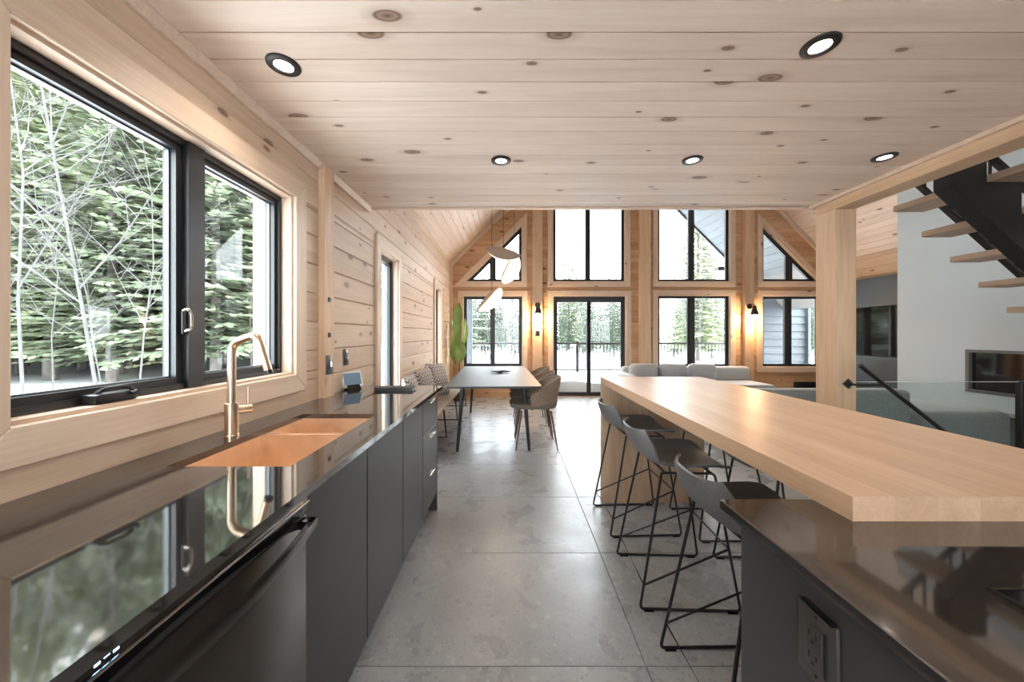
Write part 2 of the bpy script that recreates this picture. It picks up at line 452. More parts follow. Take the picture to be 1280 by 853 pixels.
# planks: local x along the grain, y across, z out of the face (face at z = 0)
_pl = {}
def plank_mesh(L, W, T, c, matkey):
    key = (round(L, 3), round(W, 3), round(T, 3), round(c, 4), matkey)
    if key not in _pl:
        g = 0.0006
        prof = [(g, -T), (W-g, -T), (W-g, -c), (W-c*1.0-g, 0), (c+g, 0), (g, -c)]
        if T < .03:      # tongue and groove board: square groove along each edge
            e = .0022; d = .009
            prof = [(0, -T), (W, -T), (W, -d), (W-e, -d), (W-e, -.0012), (W-e-.0012, 0), (e+.0012, 0), (e, -.0012), (e, -d), (0, -d)]
        mb = MB().prism(prof, 0, 0, L)
        _pl[key] = mb.mesh('plank', M[matkey])
    return _pl[key]
def plank(parent, mw, L, W, T=0.05, c=0.006, matkey='pine'):
    return link('plank', plank_mesh(L, W, T, c, matkey), parent, mw=mw)

# ------------------------------------------------------------------ key dimensions
XK, XD = -1.155, -1.26          # kitchen wall face, dining wall face
YF = 7.36                       # far wall face
XR = 6.66                       # right wall face
ZC = 2.327                      # kitchen ceiling
YC = 2.885                      # where the low ceiling ends
ZE = 2.79                       # eave height
XRIDGE = 2.70
YB = -2.3                       # back of the kitchen
YO = 9.97                       # end of the roof overhang
CT = 0.915                      # counter height

# ------------------------------------------------------------------ floor
def rect_sub(r, h):
    x0,y0,x1,y1 = r; a0,b0,a1,b1 = h
    if a1 <= x0 or a0 >= x1 or b1 <= y0 or b0 >= y1: return [r]
    out = []
    if a0 > x0: out.append((x0,y0,a0,y1))
    if a1 < x1: out.append((a1,y0,x1,y1))
    m0, m1 = max(x0,a0), min(x1,a1)
    if b0 > y0: out.append((m0,y0,m1,b0))
    if b1 < y1: out.append((m0,b1,m1,y1))
    return out
HOLE = (2.70, 1.95, 4.95, 2.86)
floor = struct('floor', MB().cells([XD-.1, HOLE[0], HOLE[2], XR+.1], [YB-.1, HOLE[1], HOLE[3], YF+.1], lambda i, j: not (i == 1 and j == 1), -0.15, -0.012), M['grout'])
TX, TY = 1.2, 0.722
for i in range(-2, 7):
    for j in range(-6, 10):
        x0 = 0.528+i*TX-TX; y0 = 1.394+j*TY-TY
        r = (max(x0, XD-.05), max(y0, YB), min(x0+TX, XR), min(y0+TY, YF+.02))
        if r[2]-r[0] < .02 or r[3]-r[1] < .02: continue
        for q in rect_sub(r, HOLE):
            g = 0.0013
            w, h = q[2]-q[0]-2*g, q[3]-q[1]-2*g
            if w < .02 or h < .02: continue
            c = 0.0015
            mb = MB().add([(0,0,-.012),(w,0,-.012),(w,h,-.012),(0,h,-.012),(0,0,-c),(w,0,-c),(w,h,-c),(0,h,-c),(c,c,0),(w-c,c,0),(w-c,h-c,0),(c,h-c,0)],
                          [(0,1,5,4),(1,2,6,5),(2,3,7,6),(3,0,4,7),(4,5,9,8),(5,6,10,9),(6,7,11,10),(7,4,8,11),(8,9,10,11)])
            part('floor_tile', mb, M['tile'], floor, loc=(q[0]+g, q[1]+g, 0))

# ------------------------------------------------------------------ low kitchen ceiling
ceil = struct('ceiling', MB().box(XD-.1, YB-.1, ZC+.02, 2.58, YC, 2.545), M['roof'])
k = 0
y = 1.212-0.1185*30
while y < YC-.01:
    a, b = max(y, YB), min(y+.1185, YC-.012)
    if b-a > .03:
        plank(ceil, basis((1,0,0), (0,-1,0), (0,0,-1), (XK-.02, b, ZC)), 2.46-XK, b-a, 0.02, 0.0055, 'ceiling')
    y += .1185
part('edge_trim', MB().box(XK-.02, YC-.012, ZC-.012, 2.58, YC+.02, 2.56), M['casing'], ceil)
trim1 = struct('trim_1', MB().prism([(XK, ZC), (XK, ZC-.036), (XK+.012, ZC-.036), (XK+.030, ZC-.006), (XK+.030, ZC)], 1, YB, YC), M['casing'])
part('crown_backing', MB().box(XD+.02, 2.255, ZC-.034, XK+.001, YC, ZC), M['casing'], trim1)
beam = struct('trim_2', MB().bbox(2.42, YB, 2.238, 2.58, 2.83, ZC+.03, 0.006), M['beam'])
part('cove_strip', MB().box(2.395, YB, ZC-.022, 2.42, YC-.02, ZC), M['casing'], beam)
post = tag(link('timber_post', MB().bbox(2.42, 2.66, 0, 2.58, 2.83, 2.238, 0.005).mesh('timber_post', M['post'])), 'square pine timber post under the end of the ceiling beam', 'post')

# ------------------------------------------------------------------ windows
def inset(P, d):
    n = len(P); out = []
    area = sum(P[i][0]*P[(i+1) % n][1]-P[(i+1) % n][0]*P[i][1] for i in range(n))
    sgn = 1 if area > 0 else -1
    L = []
    for i in range(n):
        (x0, y0), (x1, y1) = P[i], P[(i+1) % n]
        dx, dy = x1-x0, y1-y0; l = math.hypot(dx, dy); nx, ny = -dy/l*sgn, dx/l*sgn
        L.append((x0+nx*d, y0+ny*d, dx, dy))
    for i in range(n):
        ax, ay, adx, ady = L[i-1]; bx, by, bdx, bdy = L[i]
        det = adx*bdy-ady*bdx
        t = ((bx-ax)*bdy-(by-ay)*bdx)/det
        out.append((ax+adx*t, ay+ady*t))
    return out
def ring(mb, A, B, w0, w1):
    n = len(A)
    for i in range(n):
        j = (i+1) % n
        q = [A[i], A[j], B[j], B[i]]
        vs = [(p[0], p[1], w0) for p in q]+[(p[0], p[1], w1) for p in q]
        mb.add(vs, [(0,1,2,3),(4,7,6,5),(0,4,5,1),(1,5,6,2),(2,6,7,3),(3,7,4,0)])
    return mb
def window(name, mw, P, sashes, cw=0.10, ct=0.022, rec=0.05, fw=0.028, sw=0.035, casing_mat='casing', no_casing=(), depth=0.07, wall=0.16, spacer=True, jamb=0.014):
    """P: opening outline, sashes: outlines of the single lights; local u right, v up, w into the room"""
    root = struct(name, mw=mw)
    O = inset(P, -cw); n = len(P)
    for i in range(n):
        if i in no_casing: continue
        j = (i+1) % n
        q = [P[i], P[j], O[j], O[i]]
        # board in its own frame, grain along its length
        a, b = Vector((*O[i], 0)), Vector((*O[j], 0)); ux = (b-a).normalized(); uy = Vector((0,0,1)).cross(ux)
        loc = basis(ux, uy, (0,0,1), a)
        inv = loc.inverted()
        vs = []
        for w in (0.0005, ct-.003, ct):
            e = 0.0 if w < ct else 0.003
            qq = q if e == 0 else inset(q, e)
            vs += [inv @ Vector((p[0], p[1], w)) for p in qq]
        fs = [(0,1,2,3)]+[(k, (k+1) % 4, 4+(k+1) % 4, 4+k) for k in range(4)]+[(4+k, 4+(k+1) % 4, 8+(k+1) % 4, 8+k) for k in range(4)]+[(8,9,10,11)]
        link('casing', MB().add(vs, fs).mesh('casing', M[casing_mat]), root, mw=loc)
    J = inset(P, -jamb*0.2); J2 = inset(P, jamb*0.8)
    part('jamb', ring(MB(), J, J2, -wall, 0.001), M[casing_mat], root)
    P1 = inset(P, jamb*0.8)
    P2 = inset(P1, fw)
    part('frame', ring(MB(), P1, P2, -rec-depth, -rec), M['black'], root)
    for Q in sashes:
        Q2 = inset(Q, sw)
        s = part('sash', ring(MB(), Q, Q2, -rec-depth+.01, -rec-.012), M['black'], root)
        if spacer:
            part('glazing_bead', ring(MB(), inset(Q2, -.001), inset(Q2, .005), -rec-depth+.022, -rec-.034), M['spacer'], s)
        pn = MB(); Q3 = inset(Q2, -.004)
        pn.add([(p[0], p[1], -rec-.044) for p in Q3]+[(p[0], p[1], -rec-.050) for p in Q3],
               [list(range(len(Q3))), list(range(len(Q3), 2*len(Q3)))[::-1]]+[(i, (i+1) % len(Q3), len(Q3)+(i+1) % len(Q3), len(Q3)+i) for i in range(len(Q3))])
        part('pane', pn, M['glass'], s)
    return root
def mullion(root, u0, u1, v0, v1, w0=-.105, w1=-.03):
    part('mullion', MB().box(u0, v0, w0, u1, v1, w1), M['black'], root)
def rc(x0, y0, x1, y1): return [(x0, y0), (x1, y0), (x1, y1), (x0, y1)]

ML = lambda x: basis((0,1,0), (0,0,1), (1,0,0), (x, 0, 0))      # left wall: u = Y, v = Z
MFAR = basis((1,0,0), (0,0,1), (0,-1,0), (0, YF, 0))            # far wall: u = X, v = Z

# kitchen window: crank casement on the left, fixed light on the right
W1 = rc(0.808, 1.088, 1.880, 2.028)
w1 = window('window_1', ML(XK), W1, [rc(.833, 1.113, 1.322, 2.003), rc(1.385, 1.113, 1.858, 2.003)], cw=0.095, rec=0.05, fw=0.022, sw=0.030, wall=0.2)
part('mullion', MB().box(1.318, 1.10, -.125, 1.389, 2.016, -.040), M['black'], w1)
hd = part('crank_operator', MB().bbox(1.0, 1.100, -.062, 1.115, 1.128, -.012, .006), M['black_metal'], w1, True)
part('crank_arm', MB().tube(fillet([(1.015, 1.128, -.030), (1.03, 1.142, -.022), (1.085, 1.143, -.018), (1.10, 1.132, -.016)], .01), .006, 8).cyl((1.10, 1.122, -.016), .008, .018, 10), M['black_metal'], hd, True)
lk = part('lock_plate', MB().bbox(1.300, 1.30, -.052, 1.314, 1.385, -.044, .003), M['black_metal'], w1, True)
part('lock_lever', MB().tube(fillet([(1.308, 1.312, -.045), (1.308, 1.318, -.02), (1.306, 1.375, -.018), (1.305, 1.395, -.03), (1.303, 1.385, -.045)], .012), .005, 8), M['chrome'], lk, True)
part('outer_casing', MB().box(1.985, 1.0, -.25, 2.11, 2.15, -.212), M['siding'], w1)

# dining wall windows
XA, YA = -1.160, 2.255           # the dining wall leans out slightly from the kitchen post to the far corner
_d = Vector((XD-XA, YF-YA, 0)).normalized()
def dine_x(y): return XA+(XD-XA)*(y-YA)/(YF-YA)
MD = basis(_d, (0,0,1), (_d.y, -_d.x, 0), (dine_x(0), 0, 0))
w2 = window('window_2', MD, rc(3.17, 0.50, 3.73, 2.07), [rc(3.202, .532, 3.698, 2.038)], rec=0.05)
w3 = window('window_3', MD, rc(5.72, 0.50, 6.20, 2.08), [rc(5.752, .532, 6.168, 2.048)], rec=0.05)

FW = {}
def farwin(name, P, sashes, **k): return window(name, MFAR, P, sashes, cw=0.105, rec=0.035, fw=0.03, sw=0.03, spacer=False, **k)
zl, zh, zu = .622, 2.094, 2.385
w_ = farwin('window_4', rc(-.992, zl, .2316, zh), [rc(-.95, zl+.04, -.405, zh-.04), rc(-.365, zl+.04, .19, zh-.04)])
mullion(w_, -.41, -.36, zl+.03, zh-.03)
tri = [(-.945, zu), (.223, zu), (.223, 3.553)]
w_ = farwin('window_5', tri, [[(-.86, zu+.03), (-.42, zu+.03), (-.42, zu+.47)], [(-.345, zu+.03), (.19, zu+.03), (.19, 3.46), (-.345, zu+.545)]])
mullion(w_, -.425, -.34, zu+.02, zu+.52)
w_ = farwin('window_6', rc(.860, zu, 2.355, 4.6), [rc(.90, zu+.03, 1.57, 4.57), rc(1.62, zu+.03, 2.32, 4.57)])
mullion(w_, 1.555, 1.635, zu+.02, 4.58)
w_ = farwin('window_7', rc(3.027, zu, 4.525, 4.6), [rc(3.06, zu+.03, 3.71, 4.57), rc(3.77, zu+.03, 4.49, 4.57)])
mullion(w_, 3.685, 3.80, zu+.02, 4.58)
w_ = farwin('window_8', rc(3.027, zl, 4.525, zh+.01), [rc(3.06, zl+.03, 3.70, zh-.02), rc(3.77, zl+.03, 4.49, zh-.02)])
mullion(w_, 3.69, 3.81, zl+.02, zh-.01)
tri2 = [(5.19, zu), (6.358, zu), (5.19, 3.553)]
w_ = farwin('window_9', tri2, [[(5.22, zu+.03), (5.74, zu+.03), (5.74, zu+.545), (5.22, 3.46)], [(5.82, zu+.03), (6.27, zu+.03), (5.82, zu+.47)]])
mullion(w_, 5.73, 5.83, zu+.02, zu+.53)
w_ = farwin('window_10', rc(5.19, zl, 6.41, zh), [rc(5.22, zl+.03, 5.72, zh-.03), rc(5.80, zl+.03, 6.38, zh-.03)])
mullion(w_, 5.71, 5.82, zl+.02, zh-.02)
# sliding door
d1 = window('door_1', MFAR, rc(.868, 0.005, 2.372, zh), [rc(.905, .035, 1.63, zh-.075), rc(1.60, .035, 2.335, zh-.075)], cw=0.105, rec=0.03, fw=0.045, sw=0.055, spacer=False, no_casing=(0,))
part('head_rail', MB().box(.90, zh-.085, -.10, 2.34, zh-.03, -.028), M['black'], d1)
part('door_handle', MB().bbox(1.565, .95, -.045, 1.585, 1.15, -.005, .006), M['black_metal'], d1, True)

# ------------------------------------------------------------------ log walls
JZ = [1.038+.1675*k for k in range(-7, 40)]
def courses(z0, z1):
    out = []
    for a, b in zip(JZ[:-1], JZ[1:]):
        lo, hi = max(a, z0), min(b, z1)
        if hi-lo > .012: out.append((lo, hi))
    return out
def free(a, b, holes):
    segs = [(a, b)]
    for h0, h1 in holes:
        ns = []
        for s0, s1 in segs:
            if h1 <= s0 or h0 >= s1: ns.append((s0, s1)); continue
            if h0 > s0: ns.append((s0, h0))
            if h1 < s1: ns.append((h1, s1))
        segs = ns
    return [s for s in segs if s[1]-s[0] > .02]
wl = struct('wall_left')
def left_wall(x, ya, yb, za, zb, wins, T=.16):
    for z0, z1 in courses(za, zb):
        cuts = sorted({z0, z1} | {z for w in wins for z in (w[1], w[3]) if z0+.004 < z < z1-.004})
        for lo, hi in zip(cuts[:-1], cuts[1:]):
            hs = [(w[0], w[2]) for w in wins if w[1] < hi-.001 and w[3] > lo+.001]
            for s0, s1 in free(ya, yb, hs):
                if s1-s0 > 4 and not hs:
                    m = s0+(s1-s0)*random.uniform(.35, .65); seg2 = [(s0, m), (m, s1)]
                else: seg2 = [(s0, s1)]
                for a, b in seg2:
                    plank(wl, basis((0,1,0), (0,0,1), (1,0,0), (x, a, lo)) if x is not None else MD @ Matrix.Translation((a, lo, 0)) @ basis((1,0,0), (0,1,0), (0,0,1), (0,0,0)), b-a, hi-lo, T, 0.007 if hi-lo > .03 else .003, 'pine')
left_wall(XK, YB, 2.135, 0, ZC+.02, [(.806, 1.086, 1.882, 2.030)], .20)
left_wall(None, 2.135, YF+.01, 0, ZE+.10, [(3.168, .498, 3.732, 2.072), (5.718, .498, 6.202, 2.082)])
part('post', MB().bbox(XK-.06, 2.135, 0, -1.12, 2.255, ZC+.0, .004), M['post'], wl)
part('upper_wall', MB().box(XD-.16, YB, ZC+.02, XD, 2.135, ZE), M['pine'], wl)
wf = struct('wall_far')
OPEN = [(-.994, zl, .2335, zh), (.866, 0, 2.374, zh), (3.025, zl, 4.527, zh+.012), (5.188, zl, 6.412, zh), (.858, zu, 2.357, 4.602), (3.025, zu, 4.527, 4.602)]
TRI = [(-.945, .223, zu, 1), (5.19, 6.358, zu, -1)]
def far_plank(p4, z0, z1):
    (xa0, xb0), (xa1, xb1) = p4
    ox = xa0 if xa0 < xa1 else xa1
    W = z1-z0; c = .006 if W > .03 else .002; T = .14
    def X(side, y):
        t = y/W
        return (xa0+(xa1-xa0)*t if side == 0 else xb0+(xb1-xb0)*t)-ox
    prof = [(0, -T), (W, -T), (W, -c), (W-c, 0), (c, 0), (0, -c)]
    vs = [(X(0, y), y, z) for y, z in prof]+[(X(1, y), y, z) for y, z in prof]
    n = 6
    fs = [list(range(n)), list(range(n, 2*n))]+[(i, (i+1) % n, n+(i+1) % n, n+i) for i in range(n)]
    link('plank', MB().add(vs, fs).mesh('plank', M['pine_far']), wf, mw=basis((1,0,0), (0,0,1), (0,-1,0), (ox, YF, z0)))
for z0, z1 in courses(0, 6.74):
    zs = {z0, z1} | {z for w in OPEN for z in (w[1], w[3]) if z0+.004 < z < z1-.004} | {z for z in (zu, 3.553, ZE) if z0+.004 < z < z1-.004}
    cuts = sorted(zs)
    for lo, hi in zip(cuts[:-1], cuts[1:]):
        def edge(z): 
            e = max(0, z-ZE); return (XD+e, XR-e)
        A0, B0 = edge(lo); A1, B1 = edge(hi)
        hs = []
        for w in OPEN:
            if w[1] < hi-.001 and w[3] > lo+.001: hs.append(((w[0], w[2]), (w[0], w[2])))
        for xa, xb, zb, sg in TRI:
            if zb < hi-.001 and 3.553 > lo+.001:
                if sg > 0: hs.append(((xa+lo-zb, xb), (xa+hi-zb, xb)))
                else: hs.append(((xa, xb-(lo-zb)), (xa, xb-(hi-zb))))
        hs.sort()
        cur = (A0, A1)
        for h in hs+[((B0, B0), (B1, B1))]:
            (l0, r0), (l1, r1) = h
            if max(l0-cur[0], l1-cur[1]) > .02: far_plank(((cur[0], l0), (cur[1], l1)), lo, hi)
            cur = (r0, r1)
for xa, xb in ((.435, .640), (2.635, 2.86), (4.78, 4.965)):
    zt = min(6.5, ZE+min(xa-XD, XR-xb))
    part('post', MB().bbox(xa, YF-.085, 0, xb, YF-.001, zt-.12, .005), M['post'], wf)
part('corner_trim', MB().box(XD, YF-.05, 0, XD+.05, YF-.001, ZE-.02), M['casing'], wf)
for sg in (1, -1):
    L = 5.2
    x = XD if sg > 0 else XR
    mw = basis((sg*.7071, 0, .7071), (0, 1, 0) if sg > 0 else (0, -1, 0), (-.7071*1, 0, .7071) if sg > 0 else (.7071, 0, .7071), (x, YF-.035 if sg > 0 else YF, ZE-.13))
    part('rake_board', MB().box(0.02, 0, 0, L, .034, .085), M['casing'], wf).matrix_local = mw
wr = struct('wall_right')
for z0, z1 in courses(0, ZE):
    plank(wr, basis((0,-1,0), (0,0,1), (-1,0,0), (XR, YF, z0)), YF-2.9, z1-z0, .16, .007, 'pine')
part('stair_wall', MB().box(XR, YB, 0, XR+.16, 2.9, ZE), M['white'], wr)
wb = struct('wall_back')
FILL_WINDOWS = [(-1.0, .35, .55, 2.15), (3.5, .9, 4.8, 2.1)]  # unseen window openings, added to let in frontal fill light
xs = sorted({XD-.2, XR+.2} | {h[i] for h in FILL_WINDOWS for i in (0, 2)}); zs = sorted({-.1, ZE} | {h[i] for h in FILL_WINDOWS for i in (1, 3) if h[i] < ZE})
bw_ = MB().cells(xs, zs, lambda i, j: not any(h[0]-.001 < xs[i] < h[2]-.001 and h[1]-.001 < zs[j] < h[3]-.001 for h in FILL_WINDOWS), 0, .15)
bw_.v = [(p[0], YB-.15+p[2], p[1]) for p in bw_.v]
part('wall_panel', bw_, M['backwall'], wb)
part('gable', MB().prism([(XD-.2, ZE), (2.0, ZE), (2.0, ZE+3.46)], 1, YB-.15, YB).prism([(4.9, ZE), (XR+.2, ZE), (4.9, ZE+1.96)], 1, YB-.15, YB).prism([(2.0, ZE), (4.9, ZE), (4.9, 4.75), (XRIDGE, 6.95), (2.0, 6.25)], 1, YB-.15, YB), M['backwall'], wb)
MBK = basis((-1,0,0), (0,0,1), (0,1,0), (0, YB, 0))
for q_, h in enumerate(FILL_WINDOWS):  # frames and panes of the added fill windows behind the camera
    u0, u1 = -h[2], -h[0]; um = (u0+u1)/2
    window('window_%d' % (11+q_), MBK, rc(u0, h[1], u1, h[3]), [rc(u0+.04, h[1]+.04, um-.03, h[3]-.04), rc(um+.03, h[1]+.04, u1-.04, h[3]-.04)], spacer=False, wall=.15)

# ------------------------------------------------------------------ cathedral roof
rt = 0.25
roof = struct('roof')
part('roof_slab', MB().prism([(XRIDGE, 6.75+.02), (XRIDGE, 6.75+.4), (XD-.22, ZE-.22+.4), (XD-.22, ZE-.22+.02)], 1, YB-.3, YO), M['roof'], roof)
part('roof_slab', MB().prism([(XRIDGE, 6.75+.02), (XR+.85, ZE-.85+.02), (XR+.85, ZE-.85+.4), (XRIDGE, 6.75+.4)], 1, YB-.3, YO), M['roof'], roof)
s2 = math.sqrt(.5)
pw = .118
SL = (XRIDGE-XD)/s2
nP = int(SL/pw)
ROOFCEIL = struct('ceiling_2')
for i in range(nP+1):
    d0 = i*pw; w = min(pw, SL-d0)
    if w < .02: continue
    plank(ROOFCEIL, basis((0,1,0), (s2,0,s2), (s2,0,-s2), (XD+d0*s2, YB, ZE+d0*s2)), YF-YB-.001, w, .02, .004, 'ceiling')
    plank(ROOFCEIL, basis((0,1,0), (s2,0,-s2), (-s2,0,-s2), (XR-(d0+w)*s2, YB, ZE+(d0+w)*s2)), YF-YB-.001, w, .02, .004, 'ceiling')
for i in range(26):
    d0 = i*.2; w = .2
    plank(roof, basis((0,1,0), (s2,0,-s2), (-s2,0,-s2), (XR-(d0+w)*s2, YF+.15, ZE+(d0+w)*s2)), YO-YF-.2, w, .02, .006, 'soffit')
    plank(roof, basis((0,1,0), (s2,0,s2), (s2,0,-s2), (XD+d0*s2, YF+.15, ZE+d0*s2)), YO-YF-.2, w, .02, .006, 'soffit')
for sg in (1, -1):
    e_ = .2 if sg > 0 else .8
    x = XD-e_ if sg > 0 else XR+e_
    part('fascia', MB().prism([(x, ZE-e_-.06), (x, ZE-e_+.16), (XRIDGE, 6.75+.16), (XRIDGE, 6.75-.06)], 1, YO-.04, YO+.02), M['black_metal'], roof)

# ------------------------------------------------------------------ left counter run
XCF = -.512
SY0, SY1, SX0, SX1 = 1.035, 1.72, -1.005, -.645
ctop = MB().cells([XK+.001, SX0, SX1, XCF], [-1.0, SY0, SY1, 2.665],
                  lambda i, j: not (i == 1 and j == 1), CT-.022, CT)
tag(link('countertop', ctop.mesh('countertop', M['quartz'])), 'long polished dark countertop with sink cutout under the kitchen window', 'countertop')
XCB = -.547
def base_cab(name, label, y0, y1, kind):
    t = thing(name, label, 'cabinet', (0, y0, 0), 0)
    w = y1-y0
    xb = XK+.01
    mb = MB()
    if kind == 'sink':
        mb.box(xb, 0.001, .13, XCB-.022, w-.001, .60); mb.box(-.60, .001, .60, XCB-.022, w-.001, CT-.024)
        mb.box(xb, .001, .6, -1.03, w-.001, CT-.024)
    else: mb.box(xb, 0.001, .13, XCB-.022, w-.001, CT-.024)
    part('body', mb, M['cabinet'], t)
    part('toe_kick', MB().box(xb, 0.001, 0, XCB-.062, w-.001, .129), M['kick'], t)
    if kind == 'drawers':
        zz = [.14, .40, .655, CT-.026]
        for a, b in zip(zz[:-1], zz[1:]):
            d = part('drawer', MB().bbox(XCB-.021, .0025, a+.002, XCB, w-.0025, b-.002, .0015, 1), M['cabinet'], t)
            part('pull', MB().bbox(XCB-.004, w-.23, b-.055, XCB+.012, w-.09, b-.042, .004), M['chrome'], d, True)
    else:
        part('door', MB().bbox(XCB-.021, .0025, .14, XCB, w-.0025, CT-.026, .0015, 1), M['cabinet'], t)
    return t
base_cab('base_cabinet', 'charcoal base cabinet door right beside the dishwasher', .935, 1.352, 'sink')
base_cab('base_cabinet', 'second charcoal base cabinet along from the dishwasher, under the far sink end', 1.355, 1.80, 'sink')
base_cab('base_cabinet', 'third charcoal base cabinet along from the dishwasher, next to the drawers', 1.803, 2.20, 'door')
t = base_cab('drawer_cabinet', 'charcoal drawer unit with small silver pulls at the counter end by the bench', 2.203, 2.62, 'drawers')
part('end_panel', MB().box(XK+.01, .419, 0, XCB, .437, CT-.024), M['cabinet'], t)
# dishwasher
dw = thing('dishwasher', 'black stainless dishwasher with long bar handle under the left countertop', 'dishwasher', (0, .332, 0))
part('body', MB().box(XK+.01, 0.001, .10, -.575, .597, CT-.024), M['gloss'], dw)
part('door', MB().bbox(-.574, .002, .11, -.532, .596, .835, .006), M['dish'], dw, True)
cp = part('control_strip', MB().bbox(-.574, .002, .838, -.530, .596, CT-.028, .004), M['dish'], dw, True)
part('chrome_edge', MB().bbox(-.531, .002, .864, -.524, .596, .8705, .003), M['chrome'], cp, True)
part('grip_recess', MB().box(-.5325, .03, .838, -.5285, .570, .858), M['gloss'], cp)
led = MB()
for q in range(3): led.box(-.5303, .120+q*.011, .8755+.002*(q % 2), -.5295, .127+q*.011, .8815+.001*(q % 2))
part('led_display', led, M['led'], cp)['kind'] = 'stuff'
hp = [(-.532, .583, .822), (-.500, .580, .822)]
arc = [(-.500+.028*math.sin(PI*t/12), .580-.562*t/12, .822) for t in range(13)]
mb = MB()
n = len(arc)
vs = []
for (x, y, z) in arc: vs += [(x-.010, y, z-.012), (x+.004, y, z-.012), (x+.006, y, z), (x+.004, y, z+.010), (x-.010, y, z+.010)]
fs = [(i*5+k, i*5+(k+1) % 5, (i+1)*5+(k+1) % 5, (i+1)*5+k) for i in range(n-1) for k in range(5)]+[(4,3,2,1,0), tuple((n-1)*5+k for k in range(5))]
mb.add(vs, fs)
for q_ in (.555, .018): part('handle_mount', MB().box(-.533, q_, .812, -.500, q_+.025, .832), M['gloss'], dw)
part('handle', mb, M['dish'], dw, True, angle=30)
part('toe_kick', MB().box(XK+.01, 0.001, 0, XCB-.062, .597, .099), M['kick'], dw)
base_cab('base_cabinet', 'charcoal base cabinet on the near side of the dishwasher, mostly out of view', -.30, .329, 'door')
base_cab('base_cabinet', 'charcoal base cabinet farthest behind the dishwasher, out of view', -.99, -.303, 'door')

# sink
sk = thing('sink', 'copper coloured undermount double bowl sink set in the dark countertop', 'sink', (0, 0, CT-.022))
def bowl(y0, y1, dep):
    mb = MB(); x0, x1 = SX0-.004, SX1+.004; t_ = .004
    o = [(x0,y0),(x1,y0),(x1,y1),(x0,y1)]
    i1 = [(x0+t_,y0+t_),(x1-t_,y0+t_),(x1-t_,y1-t_),(x0+t_,y1-t_)]
    i2 = [(x0+.014,y0+.014),(x1-.014,y0+.014),(x1-.014,y1-.014),(x0+.014,y1-.014)]
    z = -.0005
    vs = [(*p, z) for p in o]+[(*p, z) for p in i1]+[(*p, -dep+.012) for p in i1]+[(*p, -dep) for p in i2]+[(*p, -dep-.006) for p in o]
    q = lambda a, b: [(a+k, a+(k+1) % 4, b+(k+1) % 4, b+k) for k in range(4)]
    fs = q(0, 4)+q(4, 8)+q(8, 12)+[(12,13,14,15)]+q(0, 16)+[(19,18,17,16)]
    return mb.add(vs, fs)
b1 = part('near_bowl', bowl(SY0-.004, 1.445, .20), M['copper'], sk)
b2 = part('far_bowl', bowl(1.462, SY1+.004, .16), M['copper'], sk)
part('divider', MB().bbox(SX0-.004, 1.4445, -.03, SX1+.004, 1.4625, -.012, .003), M['copper'], sk)
part('drain', MB().lathe([(.045, .0), (.045, .003), (.03, .004), (.028, .001)], 20, (-.83, 1.24, -.199)), M['brass'], b1, True)
part('drain', MB().lathe([(.045, .0), (.045, .003), (.03, .004), (.028, .001)], 20, (-.83, 1.59, -.159)), M['brass'], b2, True)
# faucet
fc = thing('faucet', 'brushed brass kitchen faucet with angled spout behind the sink', 'faucet', (-1.062, 1.352, CT))
part('base', MB().lathe([(.025, 0), (.025, .004), (.0225, .006), (.0225, .123), (.020, .125)], 24), M['brass'], fc, True)
part('spout', MB().tube(fillet([(0,0,.12), (0,0,.352), (.098,0,.386), (.142,0,.236)], .035, 6), .0145, 14), M['brass'], fc, True)
part('nozzle', MB().tube([(.1385,0,.2475), (.1425,0,.234)], .0158, 14), M['black_metal'], fc, True)
lv = part('lever_body', MB().tube([(.01,.012,.094), (.035,.042,.094), (.041,.049,.094)], .016, 14), M['brass'], fc, True)
part('lever', MB().tube([(.034,.040,.10), (.034,.040,.178)], .0048, 10), M['brass'], lv, True)

# things on and over the counter
sd = thing('smart_display', 'small white edged smart display leaning by the wall behind the sink', 'display', (-1.11, 2.50, CT), R(52))
tl = R(18)
def tilt(mb_fn): return mb_fn
scr = part('screen_body', MB().bbox(-.075, -.008, 0, .075, .008, .115, .006), M['backwall'], sd, True); scr.rotation_euler = (-tl, 0, 0); scr.location = (0, 0, .012)
part('screen', MB().box(-.061, -.0095, .017, .061, -.0082, .100), M['tablet'], scr)
part('stand', MB().prism([(-.03, 0), (.075, 0), (.03, .07)], 0, -.045, .045), M['gloss'], sd)
part('cable', MB().tube(fillet([(.0, .06, .01), (-.10, .05, .006), (-.12, .06, .05), (-.10, .075, .12)], .03), .004, 6), M['gloss'], sd, True)
tr = thing('serving_board', 'two stacked flat charcoal boards lying on the counter end', 'board', (-.80, 2.46, CT))
part('board', MB().bbox(-.125, -.05, 0, .128, .06, .009, .003), M['plate'], tr, True)
part('felt_layer', MB().box(-.12, -.045, .009, .122, .055, .0115), M['pad'], tr)
part('board', MB().bbox(-.128, -.052, .0115, .13, .062, .021, .003), M['table'], tr, True)

